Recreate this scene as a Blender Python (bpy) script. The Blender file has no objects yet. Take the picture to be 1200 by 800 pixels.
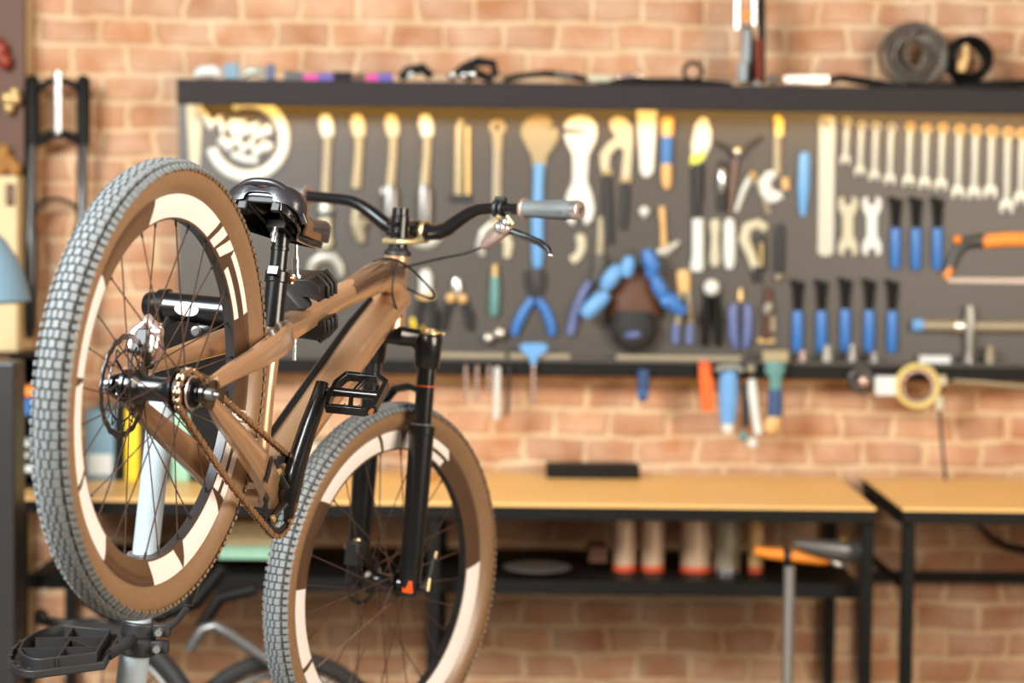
import bpy, math, random
from mathutils import Vector as V, Matrix
random.seed(7)
C = bpy.context.scene.collection
SC = bpy.context.scene
PI = math.pi
F = 2717.5                       # focal length in pixels of a 1200 px wide frame (about 82 mm)
CAMZ, PITCH, ROLL = 1.6, math.radians(3.43), 0.012

# ---------------------------------------------------------------- camera
fw = V((0, math.cos(PITCH), -math.sin(PITCH)))
r0, u0 = V((1, 0, 0)), V((0, math.sin(PITCH), math.cos(PITCH)))
RT = r0 * math.cos(ROLL) + u0 * math.sin(ROLL)
UP = -r0 * math.sin(ROLL) + u0 * math.cos(ROLL)
EYE = V((0, 0, CAMZ))
cd = bpy.data.cameras.new('camera'); cam = bpy.data.objects.new('camera', cd); C.objects.link(cam)
cam.matrix_world = Matrix(((RT.x, UP.x, -fw.x, 0), (RT.y, UP.y, -fw.y, 0), (RT.z, UP.z, -fw.z, CAMZ), (0, 0, 0, 1)))
cd.sensor_width = 36; cd.lens = F * 36 / 1200; cd.clip_end = 60
cd.dof.use_dof = True; cd.dof.focus_distance = 3.82; cd.dof.aperture_fstop = 2.4
SC.camera = cam
# ---------------------------------------------------------------- light
w = bpy.data.worlds.new('world'); SC.world = w; w.use_nodes = True
w.node_tree.nodes['Background'].inputs[0].default_value = (1.0, .93, .86, 1)
w.node_tree.nodes['Background'].inputs[1].default_value = .11
def area(name, loc, target, sx, sy, power, col):
    l = bpy.data.lights.new(name, 'AREA'); l.shape = 'RECTANGLE'; l.size = sx; l.size_y = sy; l.energy = power; l.color = col
    o = bpy.data.objects.new(name, l); C.objects.link(o); o.location = loc
    o.rotation_euler = (V(target) - V(loc)).to_track_quat('-Z', 'Y').to_euler(); return o
area('window_light_left', (-1.75, 2.5, 2.75), (-.6, 3.5, 1.4), 1.1, 1.1, 92, (.80, .92, 1.0))
area('warm_lamp_right', (2.1, 2.5, 2.0), (-.2, 4.0, 1.2), 1.5, 1.7, 105, (1.0, .86, .70))
area('high_window_behind', (-2.7, .7, 3.3), (-.5, 6.5, 1.0), 2.2, 1.2, 250, (1.0, .955, .88))
SC.view_settings.view_transform = 'Standard'; SC.view_settings.look = 'None'
SC.view_settings.gamma = 1; SC.view_settings.use_curve_mapping = False
SC.view_settings.exposure = 0.47

# ---------------------------------------------------------------- pixel -> place
def ray(px, py): return (fw + RT * ((px - 600) / F) - UP * ((py - 400) / F))
def P(px, py, Y):
    d = ray(px, py); return EYE + d * (Y / d.y)
def PZ(px, py, z):
    d = ray(px, py); return EYE + d * ((z - CAMZ) / d.z)
def SCL(Y): return Y / F
# ---------------------------------------------------------------- materials
def s2l(c): return tuple(((x / 255 / 12.92) if x / 255 <= .04045 else ((x / 255 + .055) / 1.055) ** 2.4) for x in c)
MC = {}
def mat(name, rgb, rough=.5, metal=0., var=.12, scale=60, bump=0., coat=0., emit=None, spec=.5):
    if name in MC: return MC[name]
    m = bpy.data.materials.new(name); m.use_nodes = True; nt = m.node_tree; b = nt.nodes['Principled BSDF']
    c = s2l(rgb)
    tc = nt.nodes.new('ShaderNodeTexCoord'); nz = nt.nodes.new('ShaderNodeTexNoise'); nz.inputs['Scale'].default_value = scale
    nz.inputs['Detail'].default_value = 3
    nt.links.new(tc.outputs['Object'], nz.inputs['Vector'])
    mx = nt.nodes.new('ShaderNodeMix'); mx.data_type = 'RGBA'
    mx.inputs[6].default_value = (*[x * (1 - var) for x in c], 1); mx.inputs[7].default_value = (*[min(1, x * (1 + var)) for x in c], 1)
    nt.links.new(nz.outputs['Fac'], mx.inputs[0]); nt.links.new(mx.outputs[2], b.inputs['Base Color'])
    b.inputs['Roughness'].default_value = rough; b.inputs['Metallic'].default_value = metal
    b.inputs['Coat Weight'].default_value = coat; b.inputs['Coat Roughness'].default_value = .08
    b.inputs['Specular IOR Level'].default_value = spec
    if bump:
        bp = nt.nodes.new('ShaderNodeBump'); bp.inputs['Strength'].default_value = bump; bp.inputs['Distance'].default_value = .002
        nt.links.new(nz.outputs['Fac'], bp.inputs['Height']); nt.links.new(bp.outputs['Normal'], b.inputs['Normal'])
    if emit:
        b.inputs['Emission Color'].default_value = (*s2l(emit[0]), 1); b.inputs['Emission Strength'].default_value = emit[1]
    MC[name] = m; return m
M = dict(
 copper=mat('copper_paint', (192, 152, 116), .3, .6, .03, 200, coat=.7), brown=mat('dark_brown_paint', (92, 66, 50), .28, .4, .06, coat=.8),
 tread=mat('dusty_rubber', (108, 111, 111), .7, 0, .15, 200, .3), groove=mat('rubber_groove', (50, 47, 46), .85),
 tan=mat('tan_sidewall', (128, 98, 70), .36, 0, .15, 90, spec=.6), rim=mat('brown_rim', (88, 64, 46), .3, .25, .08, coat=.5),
 decal=mat('cream_decal', (226, 219, 214), .4, 0, .03), black=mat('black_metal', (20, 19, 20), .28, .3, .1, coat=.4),
 bmatte=mat('black_plastic', (26, 25, 26), .5), brub=mat('black_rubber', (30, 29, 29), .7), dgrey=mat('dark_grey_metal', (62, 60, 60), .35, .6),
 grey=mat('grey_metal', (120, 118, 116), .35, .7), silver=mat('silver_metal', (205, 203, 200), .25, .9), chrome=mat('chrome', (230, 228, 226), .08, 1),
 pinksil=mat('rosy_silver', (216, 190, 182), .25, .8), gold=mat('gold_anodised', (222, 198, 146), .28, .8), brass=mat('brass', (196, 166, 112), .4, .6),
 spoke=mat('spoke_steel', (110, 84, 74), .3, .8), grip=mat('grey_grip_rubber', (94, 98, 98), .6, 0, .06), orange=mat('orange_paint', (226, 96, 30), .45),
 chain=mat('bronze_chain', (180, 142, 106), .3, .75), white=mat('white_paint', (208, 211, 207), .45, 0, .04), cream=mat('cream_paint', (190, 183, 158), .5, 0, .06),
 pole=mat('pale_blue_white_enamel', (158, 170, 176), .35, 0, .03, coat=.3), saddle=mat('black_saddle_vinyl', (34, 31, 34), .38, 0, .1, coat=.3),
 sadwarm=mat('warm_lit_saddle_vinyl', (112, 76, 48), .4, 0, .08), sticker=mat('orange_sticker', (236, 84, 20), .4), shell=mat('saddle_shell', (16, 15, 16), .2, 0, .1, coat=.6),
 blue=mat('blue_handle', (52, 108, 176), .4, 0, .06), lblue=mat('light_blue_plastic', (98, 152, 206), .4, 0, .06), dblue=mat('navy_plastic', (42, 70, 110), .45),
 lilac=mat('lilac_blue_grip', (92, 104, 150), .5), toolsteel=mat('tool_steel', (172, 172, 162), .38, .35, .05), wornsteel=mat('worn_steel', (150, 140, 118), .45, .4),
 warmsteel=mat('warm_steel', (158, 144, 112), .4, .3), teal=mat('teal_handle', (92, 140, 138), .45), orangeh=mat('orange_handle', (236, 138, 44), .45),
 yellow=mat('yellow_plastic', (240, 206, 40), .45), lime=mat('lime_plastic', (206, 214, 90), .45), wood=mat('pale_wood_handle', (214, 172, 112), .5),
 board=mat('charcoal_board', (72, 66, 60), .42, 0, .10, 9), beam=mat('dark_stained_beam', (44, 39, 40), .65, 0, .12, 14, spec=.2), rail=mat('dark_grey_rail', (70, 66, 62), .5),
 bench=mat('honey_bench_top', (242, 194, 120), .42, 0, .05, 6), iron=mat('black_iron', (14, 12, 11), .55, spec=.2), red=mat('dark_red', (130, 40, 20), .45),
 tapeyel=mat('yellow_tape', (222, 202, 124), .5), magenta=mat('magenta', (190, 40, 130), .5), purple=mat('purple', (84, 64, 150), .5),
 floor=mat('concrete_floor', (120, 110, 100), .7, 0, .15, 5), ceil=mat('ceiling_plaster', (220, 214, 204), .8), shade=mat('blue_grey_enamel', (120, 150, 168), .4),
 binder=mat('slate_blue_card', (112, 142, 158), .6), greenw=mat('mint_green_card', (150, 196, 170), .6), beige=mat('beige_panel', (206, 184, 140), .6),
 wire=mat('grey_wire', (112, 104, 94), .5, .5, .4, 40), canbody=mat('tin_can', (206, 176, 148), .4, .4), canred=mat('red_band', (196, 74, 40), .5),
 ochre=mat('ochre_cloth', (150, 104, 44), .7, 0, .2, 30), dbrown=mat('dark_brown_wood', (84, 50, 30), .6, 0, .2, 8), copperpin=mat('copper_bright', (224, 150, 104), .25, .8))

# ---------------------------------------------------------------- mesh builder
def frames(pts, closed=False):
    n = len(pts); T = []
    for i in range(n):
        a = pts[i - 1] if (i > 0 or closed) else pts[i]
        b = pts[(i + 1) % n] if (i < n - 1 or closed) else pts[i]
        T.append((b - a).normalized())
    ref = V((0, 0, 1)) if abs(T[0].z) < .9 else V((0, 1, 0))
    N = [(ref - T[0] * ref.dot(T[0])).normalized()]
    for i in range(1, n):
        q = N[-1] - T[i] * N[-1].dot(T[i])
        N.append(q.normalized() if q.length > 1e-6 else N[-1])
    return T, N
class MB:
    def __init__(s): s.v = []; s.f = []; s.m = []; s.mats = []; s.cur = 0
    def use(s, m):
        m = M[m] if isinstance(m, str) else m
        if m not in s.mats: s.mats.append(m)
        s.cur = s.mats.index(m); return s
    def face(s, idx): s.f.append(idx); s.m.append(s.cur)
    def ring_loft(s, rings, closed=False, caps=True):
        n = len(rings[0]); o = len(s.v)
        for r in rings: s.v += [V(p) for p in r]
        k = len(rings)
        for i in range(k if closed else k - 1):
            a = o + i * n; b = o + ((i + 1) % k) * n
            for j in range(n):
                s.face((a + j, a + (j + 1) % n, b + (j + 1) % n, b + j))
        if caps and not closed:
            s.face(tuple(o + j for j in reversed(range(n)))); s.face(tuple(o + (k - 1) * n + j for j in range(n)))
        return s
    def box(s, c, size, ax=None):
        c = V(c); X, Y, Z = ax if ax else (V((1, 0, 0)), V((0, 1, 0)), V((0, 0, 1)))
        X = X * size[0] / 2; Y = Y * size[1] / 2; Z = Z * size[2] / 2
        return s.ring_loft([[c - X - Y - Z, c + X - Y - Z, c + X + Y - Z, c - X + Y - Z], [c - X - Y + Z, c + X - Y + Z, c + X + Y + Z, c - X + Y + Z]])
    def tube(s, pts, r, n=12, closed=False, up=None, power=2.0, ends=None):
        """r: number, list, or list of (rn, rb); superellipse sections; up = fixed normal"""
        pts = [V(p) for p in pts]; T, N = frames(pts, closed); rings = []
        for i, p in enumerate(pts):
            rr = r[i] if isinstance(r, (list, tuple)) else r
            ra, rb = rr if isinstance(rr, (list, tuple)) else (rr, rr)
            nn = N[i]
            if up is not None:
                q = V(up) - T[i] * V(up).dot(T[i]); nn = q.normalized()
            b = T[i].cross(nn)
            ring = []
            for j in range(n):
                a = 2 * PI * j / n + PI / n; ca, sa = math.cos(a), math.sin(a)
                k = (abs(ca) ** power + abs(sa) ** power) ** (-1 / power)
                ring.append(p + nn * (ra * ca * k) + b * (rb * sa * k))
            rings.append(ring)
        return s.ring_loft(rings, closed)
    def cyl(s, a, b, r, r2=None, n=24): return s.tube([a, b], [r, r if r2 is None else r2], n)
    def lathe(s, a, d, prof, n=24):
        """prof: list of (t, r) along direction d from a"""
        a = V(a); d = V(d).normalized(); ref = V((0, 0, 1)) if abs(d.z) < .9 else V((1, 0, 0))
        x = (ref - d * ref.dot(d)).normalized(); y = d.cross(x)
        return s.ring_loft([[a + d * t + x * (max(r, 1e-5) * math.cos(2 * PI * j / n)) + y * (max(r, 1e-5) * math.sin(2 * PI * j / n)) for j in range(n)] for t, r in prof])
    def ball(s, c, r, n=16, sc=(1, 1, 1)):
        c = V(c); k = n // 2
        return s.ring_loft([[c + V((r * sc[0] * math.sin(PI * i / k) * math.cos(2 * PI * j / n) if 0 < i < k else 1e-5 * math.cos(2 * PI * j / n),
                                    r * sc[1] * math.sin(PI * i / k) * math.sin(2 * PI * j / n) if 0 < i < k else 1e-5 * math.sin(2 * PI * j / n), r * sc[2] * math.cos(PI * i / k))) for j in range(n)] for i in range(k + 1)])
    def prism(s, poly, ext):
        ext = V(ext); poly = [V(p) for p in poly]; n = len(poly); o = len(s.v)
        s.v += poly + [p + ext for p in poly]
        s.face(tuple(range(o, o + n))); s.face(tuple(reversed(range(o + n, o + 2 * n))))
        for i in range(n): j = (i + 1) % n; s.face((o + i, o + n + i, o + n + j, o + j))
        return s
    def torus(s, c, ax, R, r, n=48, k=12, a0=0, a1=2 * PI, flat=1.0, up=None):
        c = V(c); ax = V(ax).normalized(); ref = V(up) if up else (V((0, 0, 1)) if abs(ax.z) < .9 else V((1, 0, 0)))
        x = (ref - ax * ref.dot(ax)).normalized(); y = ax.cross(x); full = abs(a1 - a0 - 2 * PI) < 1e-4; rings = []
        for i in range(n if full else n + 1):
            a = a0 + (a1 - a0) * i / n; d = x * math.cos(a) + y * math.sin(a)
            rings.append([c + d * (R + r * math.cos(2 * PI * j / k)) + ax * (r * flat * math.sin(2 * PI * j / k)) for j in range(k)])
        return s.ring_loft(rings, closed=full)
    def move(s, fn): s.v = [fn(p) for p in s.v]; return s
    def build(s, name, m=None, parent=None, smooth=35, bevel=0, seg=2, org=None):
        if m is not None and not s.mats: s.use(m)
        elif not s.mats: s.use('bmatte')
        me = bpy.data.meshes.new(name); o = bpy.data.objects.new(name, me); C.objects.link(o)
        if parent is not None:
            loc = V((0, 0, 0)); base = WM.get(parent.name, V((0, 0, 0)))
            vs = [p - base for p in s.v]; o.parent = parent; WM[o.name] = base
        else:
            if org is None:
                lo = [min(p[i] for p in s.v) for i in range(3)]; hi = [max(p[i] for p in s.v) for i in range(3)]
                org = V(((lo[0] + hi[0]) / 2, (lo[1] + hi[1]) / 2, lo[2]))
            org = V(org); vs = [p - org for p in s.v]; o.location = org; WM[o.name] = org
        me.from_pydata([tuple(p) for p in vs], [], s.f)
        for k in s.mats: me.materials.append(k)
        me.polygons.foreach_set('material_index', s.m)
        me.validate(); me.update()
        import bmesh as _b
        bm = _b.new(); bm.from_mesh(me); _b.ops.recalc_face_normals(bm, faces=bm.faces); bm.to_mesh(me); bm.free()
        if smooth: me.shade_smooth(); me.set_sharp_from_angle(angle=math.radians(smooth))
        if bevel:
            b = o.modifiers.new('bevel', 'BEVEL'); b.width = bevel; b.segments = seg; b.limit_method = 'ANGLE'; b.angle_limit = math.radians(40)
        return o
WM = {}
def tag(o, label=None, cat=None, group=None, kind=None):
    if label: o['label'] = label
    if cat: o['category'] = cat
    if group: o['group'] = group
    if kind: o['kind'] = kind
    return o
def thing(name, label, cat, loc, group=None):
    o = bpy.data.objects.new(name, None); C.objects.link(o); o.location = loc; o.empty_display_size = .05; WM[o.name] = V(loc)
    return tag(o, label, cat, group)

# ================================================================ SETTING
WALLY = 6.5
def brick_material():
    m = bpy.data.materials.new('old_brick_wall'); m.use_nodes = True; nt = m.node_tree; N = nt.nodes; L = nt.links; b = N['Principled BSDF']
    tc = N.new('ShaderNodeTexCoord'); sx = N.new('ShaderNodeSeparateXYZ'); L.new(tc.outputs['Object'], sx.inputs[0])
    cx = N.new('ShaderNodeCombineXYZ'); L.new(sx.outputs['X'], cx.inputs['X']); L.new(sx.outputs['Z'], cx.inputs['Y'])
    n1 = N.new('ShaderNodeTexNoise'); n1.inputs['Scale'].default_value = 7; n1.inputs['Detail'].default_value = 3; L.new(cx.outputs[0], n1.inputs['Vector'])
    sub = N.new('ShaderNodeVectorMath'); sub.operation = 'SUBTRACT'; sub.inputs[1].default_value = (.5, .5, .5); L.new(n1.outputs['Color'], sub.inputs[0])
    mul = N.new('ShaderNodeVectorMath'); mul.operation = 'MULTIPLY'; mul.inputs[1].default_value = (.075, .034, 0); L.new(sub.outputs[0], mul.inputs[0])
    add = N.new('ShaderNodeVectorMath'); add.operation = 'ADD'; L.new(cx.outputs[0], add.inputs[0]); L.new(mul.outputs[0], add.inputs[1])
    off = N.new('ShaderNodeVectorMath'); off.operation = 'ADD'; off.inputs[1].default_value = (5.0, 2.05, 0); L.new(add.outputs[0], off.inputs[0])
    br = N.new('ShaderNodeTexBrick'); L.new(off.outputs[0], br.inputs['Vector']); br.inputs['Scale'].default_value = 1
    br.inputs['Brick Width'].default_value = .16; br.inputs['Row Height'].default_value = .0768; br.inputs['Mortar Size'].default_value = .013
    br.inputs['Mortar Smooth'].default_value = .7; br.inputs['Bias'].default_value = -.1
    br.inputs['Color1'].default_value = (*s2l((200, 146, 106)), 1); br.inputs['Color2'].default_value = (*s2l((152, 103, 72)), 1)
    br.inputs['Mortar'].default_value = (*s2l((232, 202, 158)), 1)
    n2 = N.new('ShaderNodeTexNoise'); n2.inputs['Scale'].default_value = 9; n2.inputs['Detail'].default_value = 5; L.new(cx.outputs[0], n2.inputs['Vector'])
    cr = N.new('ShaderNodeValToRGB'); cr.color_ramp.elements[0].position = .3; cr.color_ramp.elements[1].position = .72
    cr.color_ramp.elements[0].color = (*s2l((164, 104, 62)), 1); cr.color_ramp.elements[1].color = (*s2l((212, 184, 158)), 1); L.new(n2.outputs['Fac'], cr.inputs[0])
    mx = N.new('ShaderNodeMix'); mx.data_type = 'RGBA'; mx.inputs[0].default_value = .55; L.new(br.outputs['Color'], mx.inputs[6]); L.new(cr.outputs[0], mx.inputs[7])
    L.new(mx.outputs[2], b.inputs['Base Color']); b.inputs['Roughness'].default_value = .85
    iv = N.new('ShaderNodeMath'); iv.operation = 'SUBTRACT'; iv.inputs[0].default_value = 1; L.new(br.outputs['Fac'], iv.inputs[1])
    bp = N.new('ShaderNodeBump'); bp.inputs['Strength'].default_value = .8; bp.inputs['Distance'].default_value = .008; L.new(iv.outputs[0], bp.inputs['Height']); L.new(bp.outputs[0], b.inputs['Normal'])
    return m
M['brick'] = brick_material()
def plane_box(name, lo, hi, m):
    lo, hi = V(lo), V(hi); mb = MB().use(m); mb.box((lo + hi) / 2, hi - lo); return tag(mb.build(name, m, smooth=0, org=(0, 0, 0)), kind='structure')
plane_box('wall_back', (-3.6, WALLY, 0), (3.6, WALLY + .2, 3.6), 'brick')
plane_box('floor', (-3.6, -1.5, -.1), (3.6, WALLY + .2, 0), 'floor')
# pale post and boards of the passage at the left end of the brick wall
x0 = P(21, 100, 6.42).x; x1 = P(31, 100, 6.42).x
plane_box('trim_1', (x0, 6.42, 0), (x1, WALLY, 3.4), 'beige')

# ---------------- tool board with its shelf, rail
BY = 6.42
TP = lambda px, py: P(px, py, BY)
board = thing('tool_board', 'large charcoal wall board hung with rows of hand tools under a dark shelf', 'tool board', (.6, BY, TP(700, 430).z))
mb = MB(); a = TP(209, 120); b = TP(1300, 430); b.x = 1.98; mb.box(((a.x + b.x) / 2, (BY + WALLY) / 2 , (a.z + b.z) / 2), (b.x - a.x, WALLY - BY, a.z - b.z)); mb.build('panel', 'board', board, smooth=0)
FY = 6.27
a = P(207, 92, FY); b = P(1320, 128, FY)
zt = P(700, 98, FY).z; zb = P(700, 128, FY).z
mb = MB(); mb.box(((a.x + 2.0) / 2, FY + .0125, (zt + zb) / 2), (2.0 - a.x, .025, zt - zb)); mb.build('fascia', 'beam', board, smooth=0, bevel=.003)
mb = MB(); mb.box(((a.x + 2.0) / 2, (FY + .025 + WALLY) / 2, zt - .012), (2.0 - a.x, WALLY - FY - .025, .02)); mb.build('shelf', 'beam', board, smooth=0)
ls = MB(); ls.box(((a.x + 2.0) / 2 + .01, BY - .085, zt - .036), (2.0 - a.x - .06, .016, .008))
led = ls.build('light_strip', mat('warm_light_strip', (255, 214, 110), .5, emit=((255, 190, 60), 20.0)), board, smooth=0); tag(led, 'warm glowing light strip')
rz = P(700, 441, BY - .05).z; rz1 = P(700, 424, BY - .05).z
mb = MB(); mb.box(((a.x + 2.0) / 2, BY - .03, (rz + rz1) / 2), (2.0 - a.x, .06, rz1 - rz)); mb.build('rail', 'iron', board, smooth=0, bevel=.003)
mb = MB(); mb.box(((a.x + 2.0) / 2, BY - .033, rz1 + .004), (2.0 - a.x, .07, .008)); mb.build('ledge', 'rail', board, smooth=0)
LEDGE = rz1 + .008; RAILF = BY - .07
for q0, q1, l in ((513, 592, 'pale grey magnetic strip'), (597, 668, 'pale grey magnetic strip'), (722, 868, 'long pale grey magnetic strip')):
    a = P(q0, 420, RAILF + .02); b = P(q1, 420, RAILF + .02)
    mb = MB(); mb.box(((a.x + b.x) / 2, RAILF + .013, LEDGE + .007), (b.x - a.x, .024, .014)); tag(mb.build('magnetic_strip', 'wornsteel', board, smooth=0, bevel=.002), l)

# ================================================================ BENCHES
BT = .847
def bench(x0, x1, label, legs, shelf):
    t = thing('workbench', label, 'workbench', ((x0 + x1) / 2, 6.1, 0))
    yf, yb = 5.78, 6.47
    mb = MB(); mb.box(((x0 + x1) / 2, (yf + yb) / 2, BT - .004), (x1 - x0, yb - yf, .008)); mb.build('tabletop', 'bench', t, smooth=0, bevel=.002)
    mb = MB(); zr = BT - .0085
    for c, sz in ((((x0 + x1) / 2, yf + .013, zr - .015), (x1 - x0 - .002, .03, .030)), (((x0 + x1) / 2, yb - .02, zr - .018), (x1 - x0 - .002, .03, .036)),
                  ((x0 + .016, (yf + yb) / 2, zr - .018), (.03, yb - yf - .06, .036)), ((x1 - .016, (yf + yb) / 2, zr - .018), (.03, yb - yf - .06, .036))): mb.box(c, sz)
    mb.build('frame', 'iron', t, smooth=0)
    for lx in legs:
        for ly in (yf + .018, yb - .02):
            mb = MB(); mb.box((lx, ly, (zr - .036) / 2), (.03, .03, zr - .036)); mb.build('leg', 'iron', t, smooth=0, bevel=.002)
    return t, yf, yb
t1, yf, yb = bench(P(14, 590, 5.78).x, .918, 'long workbench with honey coloured top and black iron frame', (P(14, 590, 5.78).x + .02, P(508, 700, 5.79).x, .900), True)
SZ = .632
mb = MB(); xa = P(14, 590, 5.78).x + .02; mb.box(((xa + .9) / 2, 6.17, SZ - .012), (.9 - xa, .56, .024)); mb.box(((xa + .9) / 2, 5.885, SZ - .012), (.9 - xa, .02, .036)); mb.build('lower_shelf', 'iron', t1, smooth=0)
t2, _, _ = bench(.985, 2.3, 'shorter workbench at the right edge, honey coloured top on black legs', (1.003, 2.28), False)
mb = MB(); mb.box((1.64, 6.44, P(1130, 676, 6.44).z), (1.25, .025, .03)); mb.build('stretcher', 'iron', t2, smooth=0)
mb = MB(); mb.tube([(.985, 6.42, P(1030, 660, 6.4).z + .03), (1.005, 5.81, P(1064, 690, 5.8).z)], .011, 6); mb.build('side_brace', 'iron', t2, smooth=0)

# ================================================================ BICYCLE
R_ = [[0.25001312, -0.95136754, 0.17998122], [0.35229438, -0.08376183, -0.93213337], [0.90187699, 0.29645195, 0.31421988]]
T_ = (-0.43328048, 0.25445192, 3.90297566)
RC = Matrix(R_)
CW = Matrix(((RT.x, -UP.x, fw.x), (RT.y, -UP.y, fw.y), (RT.z, -UP.z, fw.z)))    # camera (right, down, forward) -> world
BM = (CW @ RC).to_4x4(); BM.translation = EYE + CW @ V(T_)
BMI = BM.inverted()
def LB(px, py, y=0.):           # point of the bicycle's own plane at distance y from its middle plane
    o = BMI @ EYE; d = (BMI.to_3x3() @ ray(px, py)); return o + d * ((y - o.y) / d.y)
bike = thing('bicycle', 'copper brown mountain bike held by a repair stand, front wheel lower and turned', 'bicycle', (0, 0, 0))
bike.matrix_world = BM
WM[bike.name] = V((0, 0, 0))
REAR = V((-.4352, 0, .0308)); FRONT = V((.6822, 0, .0308))
HA = math.radians(69.02); U = V((-math.cos(HA), 0, math.sin(HA))); NN = V((math.sin(HA), 0, math.cos(HA)))
BASE = FRONT - NN * .045; AC = .4844; HL = .15; STEER = -.2852
SR = Matrix.Rotation(STEER, 3, U)
def S(p): return BASE + SR @ (V(p) - BASE)
YA = V((0, 1, 0))
def bld(mb, name, m, parent=None, steer=False, **k):
    if steer: mb.move(S)
    return mb.build(name, m, parent or bike, **k)

# ---- frame
fr = MB().use('copper')
CR = BASE + U * AC; HT = CR + U * HL
fr.tube([(.0, 0, .0), (.11, 0, .13), (.225, 0, .272), (.33, 0, .40), (.405, 0, .492), (.455, 0, .535)], [(.028, .024), (.031, .027), (.032, .029), (.033, .029), (.034, .027), (.03, .022)], 20, up=(0, 1, 0), power=2.4)
fr.tube([CR + U * .004, CR + U * .03, CR + U * .075, CR + U * .12, HT], [.0275, .026, .0235, .023, .0245], 24)
fr.tube([HT - U * .05, V((.35, 0, .537)), V((.27, 0, .487)), V((.183, 0, .428)), V((.11, 0, .378)), V((.04, 0, .33)), V((-.02, 0, .292)), V((-.078, 0, .258))],
        [(.031, .022), (.029, .0225), (.024, .022), (.0205, .021), (.0185, .0215), (.019, .024), (.021, .028), (.022, .03)], 16, up=(0, 0, 1), power=3.2)
fr.tube([(0, 0, .0), (-.05, 0, .165), (-.0785, 0, .262), (-.083, 0, .276)], [(.018, .017), .0165, .019, .0185], 20)
fr.cyl((0, -.037, 0), (0, .037, 0), .0235, n=28)
for s in (-1, 1):
    fr.tube([(-.055, s * .012, .272), (-.10, s * .034, .247), (-.15, s * .046, .213), (-.25, s * .060, .153), (-.348, s * .069, .096), (-.405, s * .0745, .060)],
            [(.022, .015), (.022, .015), (.021, .013), (.017, .012), (.0135, .010), (.011, .007)], 16, up=(0, .35, 1), power=6)
    fr.tube([(-.005, s * .026, -.002), (-.05, s * .046, .002), (-.12, s * .056, .010), (-.25, s * .066, .018), (-.35, s * .071, .024), (-.40, s * .0745, .028)],
            [(.024, .014), (.027, .014), (.025, .012), (.019, .011), (.0145, .010), (.010, .006)], 16, up=(0, 0, 1), power=6)
    fr.tube([(-.392, s * .076, .066), (-.368, s * .0735, .060), (-.364, s * .073, .034)], [(.004, .004), (.004, .004), (.004, .004)], 8)
fr.tube([(-.08, -.036, .258), (-.10, 0, .250), (-.08, .036, .258)], .011, 10)
fr.tube([(-.07, -.05, .004), (-.062, 0, .008), (-.07, .05, .004)], (.016), 10)
FRAME = bld(fr, 'frame', 'copper')
for s in (-1, 1):
    d = MB().use('black'); y = s * .0755
    d.prism([V((x, y - .003, z)) for x, z in ((-.447, .026), (-.440, .046), (-.412, .062), (-.370, .064), (-.366, .03), (-.384, .018), (-.428, .014))], V((0, .006, 0))); d.cyl((-.4352, y - .003, .0308), (-.4352, y + .003, .0308), .015, n=20)
    bld(d, 'dropout', 'black', FRAME)
d = MB().use('brown')      # dark brown panel on the top of the front of the top tube
d.tube([HT - U * .036 + V((-.012, 0, 0)), V((.35, 0, .5465)), V((.27, 0, .4965)), V((.2, 0, .447))], [(.0245, .0235), (.0225, .024), (.0175, .0235), (.0145, .022)], 16, up=(0, 0, 1), power=3.0)
tag(bld(d, 'paint_panel', 'brown', FRAME), 'dark brown glossy paint panel')
for a0, a1 in (((.142, 0, .098), (.157, 0, .117)),):
    pass
d = MB().use('black')      # hose clipped along the down tube, on its upper left
d.tube([(.02, .026, .062), (.105, .030, .160), (.215, .031, .295), (.318, .029, .425), (.38, .022, .50)], .0065, 8); tag(bld(d, 'brake_hose', 'black'), 'black hose along the down tube')
d = MB().use('bmatte'); d.tube([(-.13, -.0715, .0105), (-.115, -.0695, .0095)], [(.022, .0012), (.022, .0012)], 8, up=(0, 0, 1), power=4); tag(bld(d, 'chainstay_guard', 'bmatte', FRAME), 'black band around the chainstay')
d = MB().use('black'); d.tube([(-.079, 0, .262), (-.107, 0, .350)], [.0192, .0186], 24); tag(bld(d, 'seat_tube_sleeve', 'black', FRAME), 'black upper seat tube')
# seat collar, seat post
ST = V((-.107, 0, .350)); SD = V((-.292, 0, .956)).normalized()
d = MB().use('black'); d.lathe(ST - SD * .010, SD, [(0, .0195), (.002, .0215), (.018, .0215), (.020, .0195)]); d.box(ST + V((-.0235, -.004, 0)), (.016, .018, .014)); bld(d, 'seat_collar', 'black')
d = MB().use('copperpin'); d.cyl(ST + V((.008, -.030, .002)), ST + V((.008, -.014, .002)), .005, n=12); d.cyl(ST + V((.012, -.022, .006)), ST + V((.014, -.022, -.006)), .004, n=10); tag(bld(d, 'collar_bolt', 'copperpin'), 'copper coloured bolt')
PT = V((-.1285, 0, .420))
SP = MB().use('black'); SP.tube([ST - SD * .02, ST + SD * .03, PT], .0152, 24); SP.lathe(ST + SD * .044, SD, [(0, .0152), (.001, .0165), (.006, .0165), (.007, .0152)]); SP = bld(SP, 'seatpost', 'black')
d = MB().use('silver'); d.cyl(PT + V((-.028, -.002, -.028)), PT + V((-.030, -.002, -.002)), .0055, n=12); d.cyl(PT + V((-.029, -.002, -.018)), PT + V((-.029, -.002, -.012)), .0078, n=12); tag(bld(d, 'clamp_bolt', 'silver', SP), 'silver bolt with barrel nut')
d = MB().use('bmatte'); d.box(PT + V((0, 0, .006)), (.06, .036, .016)); d.cyl(PT + V((0, -.026, .012)), PT + V((0, .026, .012)), .010, n=16); bld(d, 'rail_clamp', 'bmatte', SP, bevel=.002)
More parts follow.
